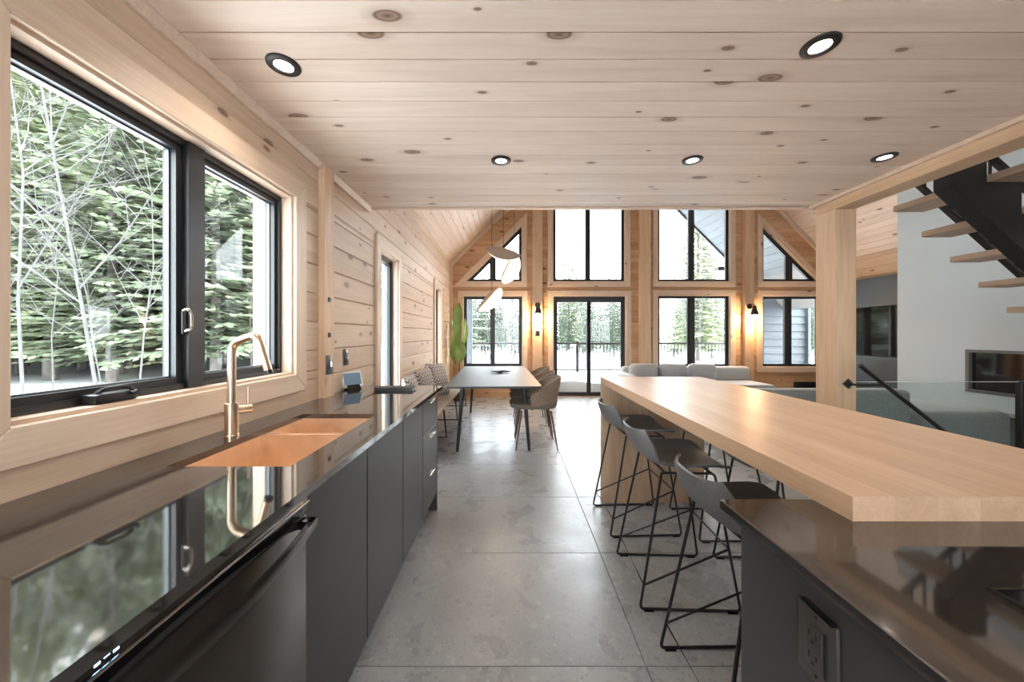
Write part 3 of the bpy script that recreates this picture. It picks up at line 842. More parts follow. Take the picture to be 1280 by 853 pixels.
def plate_thing(name, label, cat, mw, w, h, kind):
    t = thing(name, label, cat); t.matrix_world = mw
    part('plate', MB().bbox(-w/2, -h/2, 0.0003, w/2, h/2, .006, .002), M['plate'], t, True)
    if kind == 'outlet':
        part('receptacle', MB().bbox(-.017, -.034, .005, .017, .034, .009, .002), M['plate'], t, True)
        part('night_light', MB().box(.004, -.012, .0088, .014, .016, .0098), M['led_white'], t)
    elif kind == 'switch':
        part('rocker', MB().bbox(-w*.27, -h*.32, .005, w*.27, h*.32, .010, .002), M['gloss'], t, True)
    return t
LP = lambda x, y, z: basis((0,1,0), (0,0,1), (1,0,0), (x, y, z))
plate_thing('power_outlet', 'dark outlet plate with white light on the post right of the sink', 'outlet', LP(-1.12, 2.19, 1.113), .078, .118, 'outlet')
plate_thing('wall_sensor', 'lower of two tiny dark square buttons on the post above the outlet', 'button', LP(-1.12, 2.19, 1.295), .030, .030, 'switch')
plate_thing('wall_sensor', 'upper of two tiny dark square buttons on the post above the outlet', 'button', LP(-1.12, 2.19, 1.512), .030, .030, 'switch')
plate_thing('light_switch', 'narrow dark switch on the log wall above the smart display', 'switch', LP(dine_x(2.50)+.003, 2.50, 1.14), .062, .115, 'switch')

# ------------------------------------------------------------------ peninsula, bar
PX, PY = .486, .832
tag(link('peninsula_countertop', MB().bbox(PX, -1.0, CT-.022, 1.62, PY, CT, .002, 1).mesh('peninsula_countertop', M['quartz'])), 'dark polished countertop in the right foreground below the wooden bar', 'countertop')
pc = thing('peninsula_cabinet', 'charcoal cabinet under the right foreground countertop carrying a power outlet', 'cabinet', (0, 0, 0))
part('body', MB().box(.532, -.98, .10, 1.58, .775, CT-.023), M['cabinet'], pc)
part('side_panel', MB().box(.512, -.99, .02, .5315, .792, CT-.023), M['cabinet'], pc)
part('end_panel', MB().box(.532, .7755, .02, 1.59, .792, CT-.023), M['cabinet'], pc)
part('toe_kick', MB().box(.56, -.95, 0, 1.56, .765, .0995), M['kick'], pc)
po = thing('power_outlet', 'grey double outlet with thick cover on the peninsula side in the right foreground', 'outlet'); po.matrix_world = basis((0,-1,0), (0,0,1), (-1,0,0), (.512, .590, .781))
part('plate', MB().bbox(-.0375, -.06, .0003, .0375, .06, .007, .002), M['outlet'], po, True)
part('cover_hinge', MB().bbox(-.030, .058, .001, .034, .064, .012, .002), M['gloss'], po, True)
rcp = part('receptacle', MB().bbox(-.0170, -.034, .006, .017, .034, .012, .002), M['outlet'], po, True)
part('cover_edge', MB().box(.019, -.036, .0065, .022, .036, .011), M['hole'], po)
for s_ in (-1, 1):
    zc = s_*.018; sl = MB()
    sl.box(-.009, zc-.004, .0115, -.0065, zc+.007, .0124); sl.box(.005, zc-.003, .0115, .0075, zc+.006, .0124); sl.cyl((-.001, zc-.010, .0115), .0028, .0009, 10)
    part('socket', sl, M['hole'], rcp)['kind'] = 'stuff'
for q_ in (-.049, .049): part('screw', MB().cyl((0, q_, .0068), .003, .001, 10), M['hole'], po)
ck = thing('cooktop', 'black glass cooktop with thin metal rim in the right foreground counter', 'cooktop', (.712, -.02, CT))
part('rim', MB().cells([0, .005, .755, .76], [0, .005, .548, .553], lambda i, j: not (i == 1 and j == 1), .0004, .006), M['dish'], ck)
part('glass_top', MB().box(.005, .005, .0004, .755, .548, .005), M['gloss'], ck)

# bar slab of staves and the waterfall end
bar = thing('breakfast_bar', 'long pale oak bar top with a waterfall end panel beyond the dark counter', 'bar')
BX0, BX1, BY0, BY1, BZ0, BZ1 = .701, 1.49, .7306, 2.795, CT+.0003, .966
ns = 9; sw_ = (BX1-BX0)/ns
random.seed(3)
for i in range(ns):
    x0 = BX0+i*sw_
    part('stave', MB().box(0, 0, 0, sw_-.0002, BY1-BY0, BZ1-BZ0), M['bar'], bar, loc=(x0, BY0, BZ0))
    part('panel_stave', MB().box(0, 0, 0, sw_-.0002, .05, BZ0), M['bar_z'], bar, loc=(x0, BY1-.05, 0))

# ------------------------------------------------------------------ bar stools
def stool_proto():
    t = thing('bar_stool', 'bar stool', 'stool')
    prof = [(.215, .632), (.19, .643), (.13, .650), (.04, .648), (-.06, .648), (-.13, .658), (-.18, .685), (-.21, .730), (-.232, .785), (-.243, .822)]
    def surf(u, v, lift=0.0, wsc=1.0):
        s = u*(len(prof)-1); i = min(int(s), len(prof)-2); f = s-i
        x = prof[i][0]*(1-f)+prof[i+1][0]*f; z = prof[i][1]*(1-f)+prof[i+1][1]*f
        hw = .215
        if u < .15: hw = .215-.05*(1-u/.15)**2
        if u > .62: hw = .215-.075*((u-.62)/.38)**2.2
        w = (v*2-1)
        edge = abs(w)**3
        zz = z+edge*(.030 if u < .6 else .012)+lift
        xx = x+(edge*.055 if u > .55 else 0)*min(1, (u-.5)/.3)
        return (xx, w*hw*wsc, zz)
    part('shell', MB().grid(lambda u, v: surf(u, v), 22, 12, .011), M['shell'], t, True, angle=60)
    def pad(u, v):
        u2 = .04+u*.62
        p = surf(u2, .5+(v-.5)*.93, .0045)
        return p
    part('seat_pad', MB().grid(pad, 14, 10, .003), M['pad'], t, True, angle=60)
    r = .0062
    for s_ in (-1, 1):
        f = 'side_frame'
        top_b = (-.115, s_*.165, .632); top_f = (.135, s_*.165, .632)
        bb = (-.232, s_*.208, .008); bf = (.232, s_*.208, .008)
        fr = part(f, MB().tube(fillet([top_b, bb, bf, top_f, top_b], .022, 4), r, 8), M['black_metal'], t, True)
        for gx in (-.215, .17): part('glide', MB().box(gx, s_*.208-.010, 0, gx+.045, s_*.208+.010, .006), M['gloss'], fr)
    lb = lambda z, s_: (-.115-.117*(.632-z)/.624, s_*(.165+.043*(.632-z)/.624), z)
    lf = lambda z, s_: (.135+.097*(.632-z)/.624, s_*(.165+.043*(.632-z)/.624), z)
    part('footrest', MB().tube([lf(.285, -1), lb(.115, -1), lb(.115, 1), lf(.285, 1), lf(.285, -1)], .0055, 8), M['black_metal'], t, True)
    for gx in (-.10, .12): part('seat_bracket', MB().tube([(gx, -.165, .634), (gx, .165, .634)], r, 8), M['black_metal'], t, True)
    return t
st0 = stool_proto()
spots = [(.858, 2.49, R(2), 'grey shell bar stool tucked at the far waterfall end of the bar, left side'),
         (.845, 1.875, R(-2), 'middle grey shell bar stool on the left side of the bar'),
         (.850, 1.262, R(1), 'nearest grey shell bar stool on the left side, partly behind the dark counter'),
         (1.405, 2.43, R(180), 'black wire bar stool across the bar at its far end, mostly hidden'),
         (1.405, 1.86, R(181), 'black wire bar stool across the bar at its middle, mostly hidden'),
         (1.405, 1.26, R(179), 'black wire bar stool across the bar at its near end, mostly hidden')]
for i, (x, y, a, lab) in enumerate(spots):
    o = st0 if i == 0 else copy_tree(st0)
    o.location = (x, y, 0); o.rotation_euler = (0, 0, a); tag(o, lab, 'stool', 'bar stools around the oak bar')

# ------------------------------------------------------------------ dining set
tb = thing('dining_table', 'long graphite dining table with slim splayed tapered legs', 'table', (-.235, 4.93, 0), R(2.2))
hw, hl = .515, 1.19
pts = []
for cx, cy_, a0 in ((hw-.05, hl-.05, 0), (-hw+.05, hl-.05, 90), (-hw+.05, -hl+.05, 180), (hw-.05, -hl+.05, 270)):
    for k in range(5): a = R(a0+k*22.5); pts.append((cx+.05*math.cos(a), cy_+.05*math.sin(a)))
part('tabletop', MB().prism(pts, 2, .728, .75), M['table'], tb)
part('apron', MB().box(-.40, -1.0, .700, .40, 1.0, .7275), M['black_metal'], tb)
for sx in (-1, 1):
    for sy in (-1, 1):
        part('leg', MB().tube([(sx*.345, sy*.90, .728), (sx*.40, sy*.97, 0)], .02, 10, radii=[.027, .016]), M['black_metal'], tb, True)
bw = thing('leaf_dish', 'dark leaf shaped dish on the dining table', 'dish', (-.15, 5.08, .7503), R(10))
def leafdish(u, v):
    x = (u*2-1)*.15; w = .055*math.sqrt(max(0, 1-(u*2-1)**2))+.004
    return (x, (v*2-1)*w, .010+.22*abs(x)**1.5+.25*((v*2-1)*w)**2/.055)
part('bowl', MB().grid(leafdish, 14, 6, .006), M['candle'], bw, True)
part('foot', MB().cyl((0, 0, 0), .025, .012, 12), M['candle'], bw)
part('second_leaf', MB().grid(lambda u, v: Matrix.Rotation(R(70), 3, 'Z') @ Vector((leafdish(u, v)[0]*.6, leafdish(u, v)[1]*.8, leafdish(u, v)[2]+.012)), 10, 4, .005), M['candle'], bw, True)

def chair_proto():
    t = thing('dining_chair', 'dining chair', 'chair')          # faces local +x
    def seat(u, v):
        a = 2*PI*u
        rx, ry = .235, .235
        c, s_ = math.cos(a), math.sin(a)
        k = (abs(c)**3+abs(s_)**3)**(-1/3)
        return (c*k*rx*v*(1.25 if c > 0 else 1), s_*k*ry*v, .480-.02*(v**6))
    part('seat', MB().grid(seat, 32, 6, .05), M['chair_seat'], t, True, angle=70)
    def back(u, v):
        a = R(100+160*u) if False else R(75)+u*R(210)
        tt = abs(u*2-1)
        top = .80-.20*tt**2.2; bot = .50
        z = bot+(top-bot)*v
        flare = .235+.055*v*(1-.4*tt)
        return (math.cos(a)*flare, math.sin(a)*flare, z)
    part('backrest', MB().grid(back, 30, 8, -.016), M['chair'], t, True, angle=70)
    part('back_rim', MB().tube([(Vector(back(u/30, 1))+Vector((0,0,.002))) for u in range(31)], .013, 8), M['chair'], t, True, label='rounded pale taupe top rim of the chair back')
    for pa, pb in (((-.21, -.06, .455), (-.245, -.06, .53)), ((-.21, .06, .455), (-.245, .06, .53)), ((.05, -.232, .45), (.06, -.235, .52)), ((.05, .232, .45), (.06, .235, .52))):
        part('back_support', MB().tube([pa, pb], .012, 8), M['chair_leg'], t, True)
    for sx in (-1, 1):
        for sy in (-1, 1):
            part('leg', MB().tube([(sx*.165, sy*.165, .43), (sx*.235, sy*.225, 0)], .01, 8, radii=[.012, .007]), M['chair_leg'], t, True)
    return t
ch0 = chair_proto()
cs = [(.285, 4.20, R(180), 'nearest taupe tub chair at the right side of the dining table'),
      (.285, 4.78, R(178), 'middle taupe tub chair at the right side of the dining table'),
      (.275, 5.38, R(181), 'farthest taupe tub chair at the right side of the dining table')]
for i, (x, y, a, lab) in enumerate(cs):
    o = ch0 if i == 0 else copy_tree(ch0)
    o.location = (x, y, 0); o.rotation_euler = (0, 0, a); tag(o, lab, 'chair', 'tub chairs along the dining table')
bn = thing('dining_bench', 'pale wooden bench with black sled legs along the log wall', 'bench', (-.975, 0, 0))
part('seat', MB().bbox(-.20, 3.55, .42, .195, 6.55, .452, .005), M['bench'], bn)
for y in (3.75, 4.45, 5.36, 6.39):
    part('leg', MB().tube([(-.13, y, .42), (-.17, y, .0125), (.165, y, .0125), (.125, y, .42)], .0125, 4), M['black_metal'], bn)
def cushion(label, loc, rot, w=.40, h=.42, d=.13):
    o = bpy.data.objects.new('cushion', None)
    def half(s_):
        def f(u, v):
            a, b = u*2-1, v*2-1
            k = (1-abs(a)**4)*(1-abs(b)**4)
            e = 1-.06*(abs(b)**2)*(1-abs(a)); e2 = 1-.06*(abs(a)**2)*(1-abs(b))
            return (s_*d/2*max(0, k)**.5, a*w/2*e2, b*h/2*e)
        return f
    me = MB().grid(half(1), 14, 14).grid(half(-1), 14, 14).mesh('cushion', M['zigzag'], True, 75)
    o = bpy.data.objects.new('cushion', me); COL.objects.link(o); o.location = loc; o.rotation_euler = rot
    return tag(o, label, 'cushion', 'zigzag cushions on the bench')
cushion('zigzag cushion nearest the kitchen counter, leaning on the log wall', (-1.072, 3.85, .655), (0, R(-12), R(3)))
cushion('middle zigzag cushion on the wall bench, turned sideways', (-1.035, 4.30, .675), (R(4), R(-14), R(-12)))
cushion('zigzag cushion farthest along the bench towards the plant', (-.985, 4.76, .690), (R(-3), R(-16), R(-16)), .46, .46, .15)
# plant in the corner
pt = thing('potted_plant', 'tall green broad leaved plant in the corner left of the far windows', 'plant', (-1.03, 6.98, 0))
part('pot', MB().lathe([(.10, 0), (.125, .28), (.125, .30), (.11, .30), (.108, .27)], 20), M['pot'], pt, True)
part('soil', MB().cyl((0, 0, .262), .107, .01, 16), M['soil'], pt)
part('stem', MB().tube([(0, 0, .26), (.015, -.01, .7), (.0, 0, 1.1), (.02, 0, 1.45)], .014, 8), M['stem'], pt, True)
part('side_stem', MB().tube([(0, 0, .9), (-.03, -.02, 1.2)], .009, 6), M['stem'], pt, True)
part('side_stem', MB().tube([(0, 0, 1.0), (.06, -.02, 1.35)], .009, 6), M['stem'], pt, True)
leaves = [((-.02, -.02, 1.32), .60, .20, R(3), R(-6), .10), ((.00, -.03, 1.18), .50, .19, R(-3), R(4), -.2), ((.03, -.04, .74), .46, .21, R(2), R(8), .25), ((-.05, -.02, .70), .50, .15, R(-7), R(-25), -.5),
          ((.06, .0, 1.02), .60, .13, R(10), R(30), .7), ((-.07, .0, 1.25), .48, .12, R(-8), R(-50), -.8), ((-.02, -.05, .92), .50, .19, R(0), R(-12), -.1)]
for (p, L, W, tl_, rz, cv) in leaves:
    def lf_(u, v):
        s_ = math.sin(PI*min(1, u*.96+.02))**.75
        y_ = (v*2-1)
        return (y_*W/2*s_, -.05*math.sin(PI*u)-abs(y_)*.03*s_+.015, u*L)
    lo = part('leaf', MB().grid(lf_, 10, 4, .004), M['leaf'], pt, True, angle=70)
    lo.matrix_local = Matrix.Translation(p) @ Matrix.Rotation(rz+cv*.6, 4, 'Z') @ Matrix.Rotation(tl_, 4, 'Y')

# ------------------------------------------------------------------ lamps
def pendant(label, loc, dr, rx, rz_, d=.50, flat=.74):
    top = 2.79+(loc[0]+1.26)
    t = thing('pendant_lamp', label, 'pendant', (loc[0], loc[1], loc[2]), 0, 'petal pendants over the dining table')
    H = top-loc[2]
    part('cord', MB().tube([(dr, 0, .02), (dr, 0, H+dr*.9-.03)], .0035, 6), M['black_metal'], t, True)
    part('ceiling_cup', MB().cyl((dr, 0, H+dr*.9-.06), .04, .045, 16), M['black_metal'], t, True)
    rot = Matrix.Rotation(rz_, 4, 'Z') @ (Matrix.Rotation(R(27), 4, 'X') @ Matrix.Rotation(rx, 4, 'Y') if rx > 0 else Matrix.Rotation(rx, 4, 'Y'))
    def dome(rs, z0, hgt):
        def f(u, v):
            a = 2*PI*u; r_ = v*d/2*rs
            return (r_*math.cos(a), r_*math.sin(a)*flat, z0+hgt*(1-v**2)*(1.35 if hgt > 0 else 1)+.05*(v*math.cos(a))**2)
        return f
    sh = part('shade', MB().grid(dome(1, 0, .075), 36, 8, .006), M['taupe'], t, True, angle=70); sh.matrix_local = rot
    df = part('diffuser', MB().grid(dome(.95, -.008, -.055), 36, 6, .004), M['glow'], t, True, angle=70); df.matrix_local = rot
    n = rot.to_3x3() @ Vector((0, 0, -1))
    lamp('bulb', 'POINT', t, tuple(n*.14), 1.2, (1, .82, .62), .06)
    return t
pendant('uppermost petal shaped taupe pendant with its glow turned left', (-.125, 4.95, 2.395), .015, R(12), R(0))
pendant('middle petal pendant, its glowing face turned right towards the kitchen', (.015, 4.95, 2.18), .03, R(-60), R(-33), .46)
pendant('lowest petal pendant above the table, glowing face turned right', (-.27, 4.95, 1.745), .0, R(-43), R(-25), .48)

def downlight(label, x, y, group='recessed ceiling lights'):
    t = thing('ceiling_light', label, 'light', (x, y, ZC), 0, group)
    part('trim_ring', MB().lathe([(.031, .004), (.034, -.0075), (.052, -.009), (.0575, -.006), (.059, .0)], 32), M['black_metal'], t, True)
    part('lens', MB().lathe([(.0001, -.003), (.032, -.003), (.033, .003)], 24), M['lens'], t, True)
    lamp('lamp', 'SPOT', t, (0, 0, -.02), DOWNLIGHT_W, (1.0, .90, .78), .03, R(140))
downlight('black rimmed recessed ceiling light nearest the kitchen window', -.867, 1.356)
downlight('black rimmed recessed ceiling light in the front row above the stools', 1.097, 1.264)
downlight('black rimmed recessed ceiling light at the left of the far row', -.06, 2.10)
downlight('black rimmed recessed ceiling light in the middle of the far row', 1.066, 2.096)
downlight('black rimmed recessed ceiling light closest to the timber beam', 2.16, 2.06)
downlight('added unseen fill downlight behind the viewer on the sink side', -.30, -.35)  # this and the next are extra unseen lamps, added to brighten the room
downlight('added unseen fill downlight behind the viewer on the cooktop side', 1.40, -.35)

def sconce(label, x, z, sx):
    t = thing('wall_sconce', label, 'sconce', (x, YF-.085, z), 0, 'black sconces on the far wall')
    part('wall_plate', MB().tube([(0, -.0005, .06), (0, -.015, .06)], .055, 16), M['black_metal'], t, True)
    part('arm', MB().tube(fillet([(0, -.012, .06), (0, -.13, .10), (0, -.15, .03)], .03), .011, 8), M['black_metal'], t, True)
    part('shade', MB().lathe([(.030, .06), (.034, .02), (.075, -.12), (.071, -.12), (.030, .018), (.022, .055)], 20, (0, -.15, 0)), M['black_metal'], t, True)
    part('bulb', MB().lathe([(.001, -.20), (.028, -.19), (.042, -.155), (.036, -.115), (.018, -.05)], 16, (0, -.15, 0)), M['bulb'], t, True)
    lamp('lamp', 'POINT', t, (0, -.15, -.235), 15, (1, .66, .36), .045)
sconce('black cone wall sconce glowing on the post left of the sliding door', .54, 1.835, 0)
sconce('black cone wall sconce glowing on the post left of the rightmost window', 4.87, 1.81, 1)
FP = lambda x, z, y=YF-.085: basis((1,0,0), (0,0,1), (0,-1,0), (x, y, z))
plate_thing('light_switch', 'small black switch plate under the left sconce', 'switch', FP(.54, 1.32), .09, .11, 'switch')
plate_thing('power_outlet', 'small black outlet low on the post under the right sconce', 'outlet', FP(4.87, .26), .08, .09, 'switch')
ht = thing('baseboard_heater', 'low black heater against the far wall right of the outlet', 'heater', (5.83, YF-.09, .15))
part('body', MB().bbox(0, 0, 0, .62, .085, .17, .01), M['black_metal'], ht, True)
for q_ in (.03, .07, .11): part('grille_slat', MB().box(.02, -.004, q_, .60, 0, q_+.005), M['gloss'], ht)
for q_ in (.05, .53): part('bracket', MB().box(q_, .03, -.15, q_+.04, .07, 0), M['black_metal'], ht)

# ------------------------------------------------------------------ living area
def rbox(x0, y0, z0, x1, y1, z1, r=.05): return MB().bbox(x0, y0, z0, x1, y1, z1, r, 4)
so = thing('sofa', 'grey sofa beyond the bar with its back to the kitchen', 'sofa', (0, 0, 0))
part('backrest', rbox(2.42, 3.72, .10, 4.20, 3.93, .715, .055), M['sofa'], so, True, angle=60)
part('base', rbox(2.44, 3.90, .10, 4.18, 4.66, .30, .03), M['sofa'], so, True)
for a, b in ((2.45, 3.30), (3.31, 4.17)): part('seat_cushion', rbox(a, 3.92, .29, b, 4.68, .44, .05), M['sofa'], so, True)
for x in (2.52, 4.08):
    for y in (3.80, 4.55): part('foot', MB().cyl((x, y, 0), .02, .11, 10), M['black_metal'], so)
ot = thing('ottoman', 'low grey upholstered ottoman right of the sofa behind the glass guard', 'ottoman', (0, 0, 0))
part('cushion', rbox(4.24, 3.62, .12, 5.12, 4.50, .505, .07), M['sofa'], ot, True, angle=60)
part('base', MB().box(4.32, 3.70, 0, 5.04, 4.42, .125), M['black_metal'], ot)
s2o = thing('sofa', 'pale grey sofa under the far windows seen past the bar', 'sofa', (0, 0, 0))
part('base', rbox(2.20, 6.30, .08, 4.70, 7.15, .40, .05), M['sofa_pale'], s2o, True)
part('backrest', rbox(2.20, 6.98, .38, 4.70, 7.20, .66, .06), M['sofa_pale'], s2o, True)
for i in range(3):
    c_ = part('back_cushion', rbox(2.24+i*.55, 6.62, .40, 2.76+i*.55, 6.84, .745, .09), M['sofa_pale'], s2o, True)
for q_ in ((2.2, 6.4), (4.6, 6.4), (2.2, 7.1), (4.6, 7.1)): part('foot', MB().cyl((*q_, 0), .02, .10, 10), M['black_metal'], s2o)
part('armrest', rbox(2.12, 6.30, .08, 2.26, 7.18, .56, .05), M['sofa_pale'], s2o, True)

# fireplace block
fp = thing('fireplace_wall', 'white plastered chimney breast with an inset glass fireplace', 'fireplace')
XF = 5.5
mb = MB().cells([3.02, 3.595, 4.30, 5.07], [.425, .613, 1.112, 3.93], lambda i, j: not (i == 1 and j == 1), 0, .3)
def remap(mb, fn): mb.v = [fn(p) for p in mb.v]; return mb
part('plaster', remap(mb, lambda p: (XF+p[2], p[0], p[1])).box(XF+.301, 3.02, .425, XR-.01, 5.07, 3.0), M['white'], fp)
part('base_block', MB().box(XF+.14, 3.03, 0, XR-.01, 5.06, .424), M['hearth'], fp)
part('bottom_lip', MB().box(XF-.015, 3.02, .385, XF+.139, 5.085, .4245), M['hearth_lip'], fp)
fi = part('fire_box', MB().box(XF+.05, 3.60, .62, XF+.29, 4.295, 1.106), M['gloss'], fp)
fr_ = remap(MB().cells([3.59, 3.625, 4.27, 4.305], [.608, .642, 1.083, 1.117], lambda i, j: not (i == 1 and j == 1), 0, .06), lambda p: (XF-.012+p[2], p[0], p[1]))
part('frame', fr_, M['hearth'], fp)
part('glass', MB().box(XF+.030, 3.62, .638, XF+.036, 4.275, 1.087), M['screen'], fp)
# media wall
mw_ = thing('media_cabinet', 'dark slate media unit with open shelf beside the chimney breast', 'cabinet', (0, 0, 0))
part('upper_box', MB().bbox(6.50, 5.10, 1.80, XR-.001, 7.20, 2.32, .004), M['dark_panel'], mw_)
part('lower_box', MB().bbox(6.42, 5.10, .06, XR-.001, 7.20, .90, .004), M['dark_panel'], mw_)
part('plinth', MB().box(6.46, 5.12, 0, XR-.001, 7.18, .06), M['black_metal'], mw_)
tv = thing('television', 'black television between the dark shelf boxes right of the post', 'television', (0, 0, 0))
part('screen', MB().box(6.590, 5.12, .915, 6.594, 7.17, 1.785), M['screen'], tv)
part('case', MB().bbox(6.595, 5.105, .905, XR-.0005, 7.19, 1.797, .004), M['gloss'], tv)

# ------------------------------------------------------------------ stairs
sr = thing('staircase', 'open staircase with oak treads on a black steel sawtooth stringer', 'stairs')
RUN, RISE = .2313, .2053
for k in range(11):
    part('tread', MB().bbox(0, 0, 0, .247, .95, .046, .003, 1), M['tread'], sr, loc=(3.108+RUN*k, 1.95, 2.294-RISE*k))
def saw(y0, y1):
    low = lambda x: 2.264-.887*(x-2.87)
    pts = [(2.87, low(2.87)), (2.87, 2.50), (3.10, 2.50), (3.10, 2.293)]
    for k in range(11):
        xr = 3.108+RUN*(k+1)-.012
        zt = 2.293-RISE*k
        if k: pts.append((3.108+RUN*k-.012, zt))
        pts.append((xr, zt))
    xe = 3.108+RUN*11-.012
    pts += [(xe, .001), (5.42, .001)]
    return pts
sp_ = saw(0, 0)
def tri_prism(pts, y0, y1):
    bm = bmesh.new()
    f = bm.faces.new([bm.verts.new((p[0], y0, p[1])) for p in pts])
    r_ = bmesh.ops.extrude_face_region(bm, geom=[f])
    for v in [g for g in r_['geom'] if isinstance(g, bmesh.types.BMVert)]: v.co.y = y1
    bmesh.ops.triangulate(bm, faces=[q for q in bm.faces if len(q.verts) > 4])
    return MB().frombm(bm)
part('stringer', tri_prism(sp_, 2.32, 2.42), M['black_metal'], sr)
yr = 2.855
def gl(x, off): return 2.34-RISE/RUN*(x-3.23)+off
part('bottom_rail', MB().prism([(2.95, gl(2.95, .175)), (5.5, gl(5.5, .175)), (5.5, gl(5.5, .205)), (2.95, gl(2.95, .205))], 1, yr-.02, yr+.02), M['black_metal'], sr)
part('top_rail', MB().prism([(2.95, gl(2.95, .90)), (5.5, gl(5.5, .90)), (5.5, gl(5.5, .95)), (2.95, gl(2.95, .95))], 1, yr-.02, yr+.02), M['black_metal'], sr)
x = 3.0
while x < 5.45:
    part('baluster', MB().box(-.007, -.007, 0, .007, .007, .74), M['black_metal'], sr, loc=(x, yr, gl(x, .20)))
    x += .105
for xx in (2.96, 5.46): part('newel', MB().box(-.02, -.02, 0, .02, .02, .98 if xx < 4 else .62), M['black_metal'], sr, loc=(xx, yr, gl(xx, -.02) if xx < 4 else .34*0+max(0.0, gl(xx, .95)-.62)))

gd = thing('glass_guard', 'clear glass guard with black end post around the stairwell', 'railing', (0, 0, 0))
part('pane', MB().box(2.60, 2.935, .02, 4.185, 2.947, .905), M['guard_glass'], gd)
part('glass_edge', MB().box(2.60, 2.934, .905, 4.185, 2.948, .909), M['guard_edge'], gd)
part('end_post', MB().bbox(4.19, 2.92, 0, 4.225, 2.962, .915, .003), M['black_metal'], gd)
part('base_channel', MB().box(2.60, 2.925, 0, 4.185, 2.957, .05), M['black_metal'], gd)
hr = thing('handrail', 'black metal handrail sloping down from a bracket on the timber post', 'handrail', (0, 0, 0))
part('rail', MB().tube([(2.50, 2.55, 1.075), (3.75, 2.55, .095)], .0165, 4), M['black_metal'], hr)
br = part('bracket', MB().tube(fillet([(2.52, 2.659, .93), (2.52, 2.58, .93), (2.66, 2.552, .935), (2.665, 2.55, .955)], .03), .008, 8), M['black_metal'], hr, True)
pl = part('mount_plate', MB().box(-.027, 0, -.027, .027, .008, .027), M['black_metal'], hr, loc=(2.515, 2.6515, .93)); pl.rotation_euler = (0, R(45), 0)
bs = thing('basement_stair', 'flight of dark steps going down beside the timber post, hidden by the bar', 'stairs', (0, 0, 0))
for k in range(9):
    part('tread', MB().box(0, 0, 0, .26, .90, .05), M['tread'], bs, loc=(2.71+.24*k, 1.955, -.25-.2*k))
part('stringer', MB().prism([(2.705, -.45), (4.90, -2.28), (4.90, -2.08), (2.705, -.251)], 1, 2.35, 2.45), M['black_metal'], bs)
wsw = struct('wall_stairwell', MB().box(2.60, 1.85, -2.4, 2.70, 2.96, -.15).box(4.95, 1.85, -2.4, 5.05, 2.96, -.15).box(2.70, 1.85, -2.4, 4.95, 1.95, -.15).box(2.70, 2.86, -2.4, 4.95, 2.96, -.15).box(2.6, 1.85, -2.5, 5.05, 2.96, -2.4), M['backwall'])

# ------------------------------------------------------------------ outside: deck, railing, snow
GZ = -.45
dk = thing('deck', 'snow covered deck outside the sliding door', 'deck', (0, 0, 0))
part('boards', MB().box(XD-.1, YF+.16, -.12, 6.2, YO-.02, -.03), M['deck'], dk)
random.seed(11)
def snowf(u, v):
    x = XD-.08+u*(6.18-XD); y = YF+.20+v*(YO-.10-YF-.20)
    e = min(1, 8*min(u, 1-u, v+.3, 1-v))
    if v == 0: return (x, YF+.205, -.03)
    if v < .1: y = YF+.21
    return (x, y, -.03+.30*e**.4+.025*math.sin(3*x+1)*math.sin(2.3*y)+.012*math.sin(7*x+4*y))
sn = part('snow', MB().grid(snowf, 60, 16, .04), M['snow'], dk, True); sn['kind'] = 'stuff'
rl = thing('deck_railing', 'black metal deck railing with thin balusters beyond the far windows', 'railing', (0, 0, 0))
part('top_rail', MB().box(XD, YO-.14, 1.02, XR, YO-.08, 1.07), M['black_metal'], rl)
part('bottom_rail', MB().box(XD, YO-.125, .30, XR, YO-.095, .34), M['black_metal'], rl)
bal = MB().box(-.008, -.008, 0, .008, .008, .70).mesh('baluster', M['black_metal'])
x = XD+.05
while x < XR:
    link('baluster', bal, rl, loc=(x, YO-.11, .33)); x += .094
pm = MB().box(-.035, -.035, 0, .035, .035, 1.16).mesh('rail_post', M['black_metal'])
for x in (.25, 1.83, 3.42, 5.0): link('rail_post', pm, rl, loc=(x, YO-.11, -.06))
for x, lab in ((XD+.1, 'grey timber column at the left deck corner'), (XR-.1, 'grey timber column at the right deck corner')):
    tag(link('deck_column', MB().bbox(x-.10, YO-.32, -.03, x+.10, YO-.16, ZE+.0, .005).mesh('deck_column', M['siding'])), lab, 'column')
# outer siding wall seen through the rightmost window
ws = struct('wall_outside')
for k in range(15):
    z0 = -.05+k*.205
    vs = [(0,0,-.06),(1.85,0,-.06),(1.85,.205,-.06),(0,.205,-.06),(0,0,0),(1.85,0,0),(1.85,.205,-.040),(0,.205,-.040)]
    link('siding_board', MB().add(vs, [(0,3,2,1),(4,5,6,7),(0,1,5,4),(1,2,6,5),(2,3,7,6),(3,0,4,7)]).mesh('siding_board', M['siding']), ws, mw=basis((1,0,0), (0,0,1), (0,-1,0), (6.22, 9.72, z0)))
part('corner_board', MB().box(8.03, 9.62, -.05, 8.10, 9.80, 3.03), M['siding'], ws)
part('top_beam', MB().box(5.6, 9.62, 3.03, 8.2, 9.80, 3.13), M['black_metal'], ws)

random.seed(5)
def gnd(u, v):
    x = -90+u*210; y = -40+v*170
    far = max(0, (math.hypot(x, y)-14))
    return (x, y, GZ+.10*math.sin(.31*x+.7)*math.sin(.27*y)+.05*math.sin(.9*x)*math.sin(.8*y+1)+.0*far)
def ground_mask():
    mb = MB().grid(gnd, 90, 80)
    return mb
go = struct('ground', ground_mask(), M['snow'])
for p in go.data.polygons: p.use_smooth = True

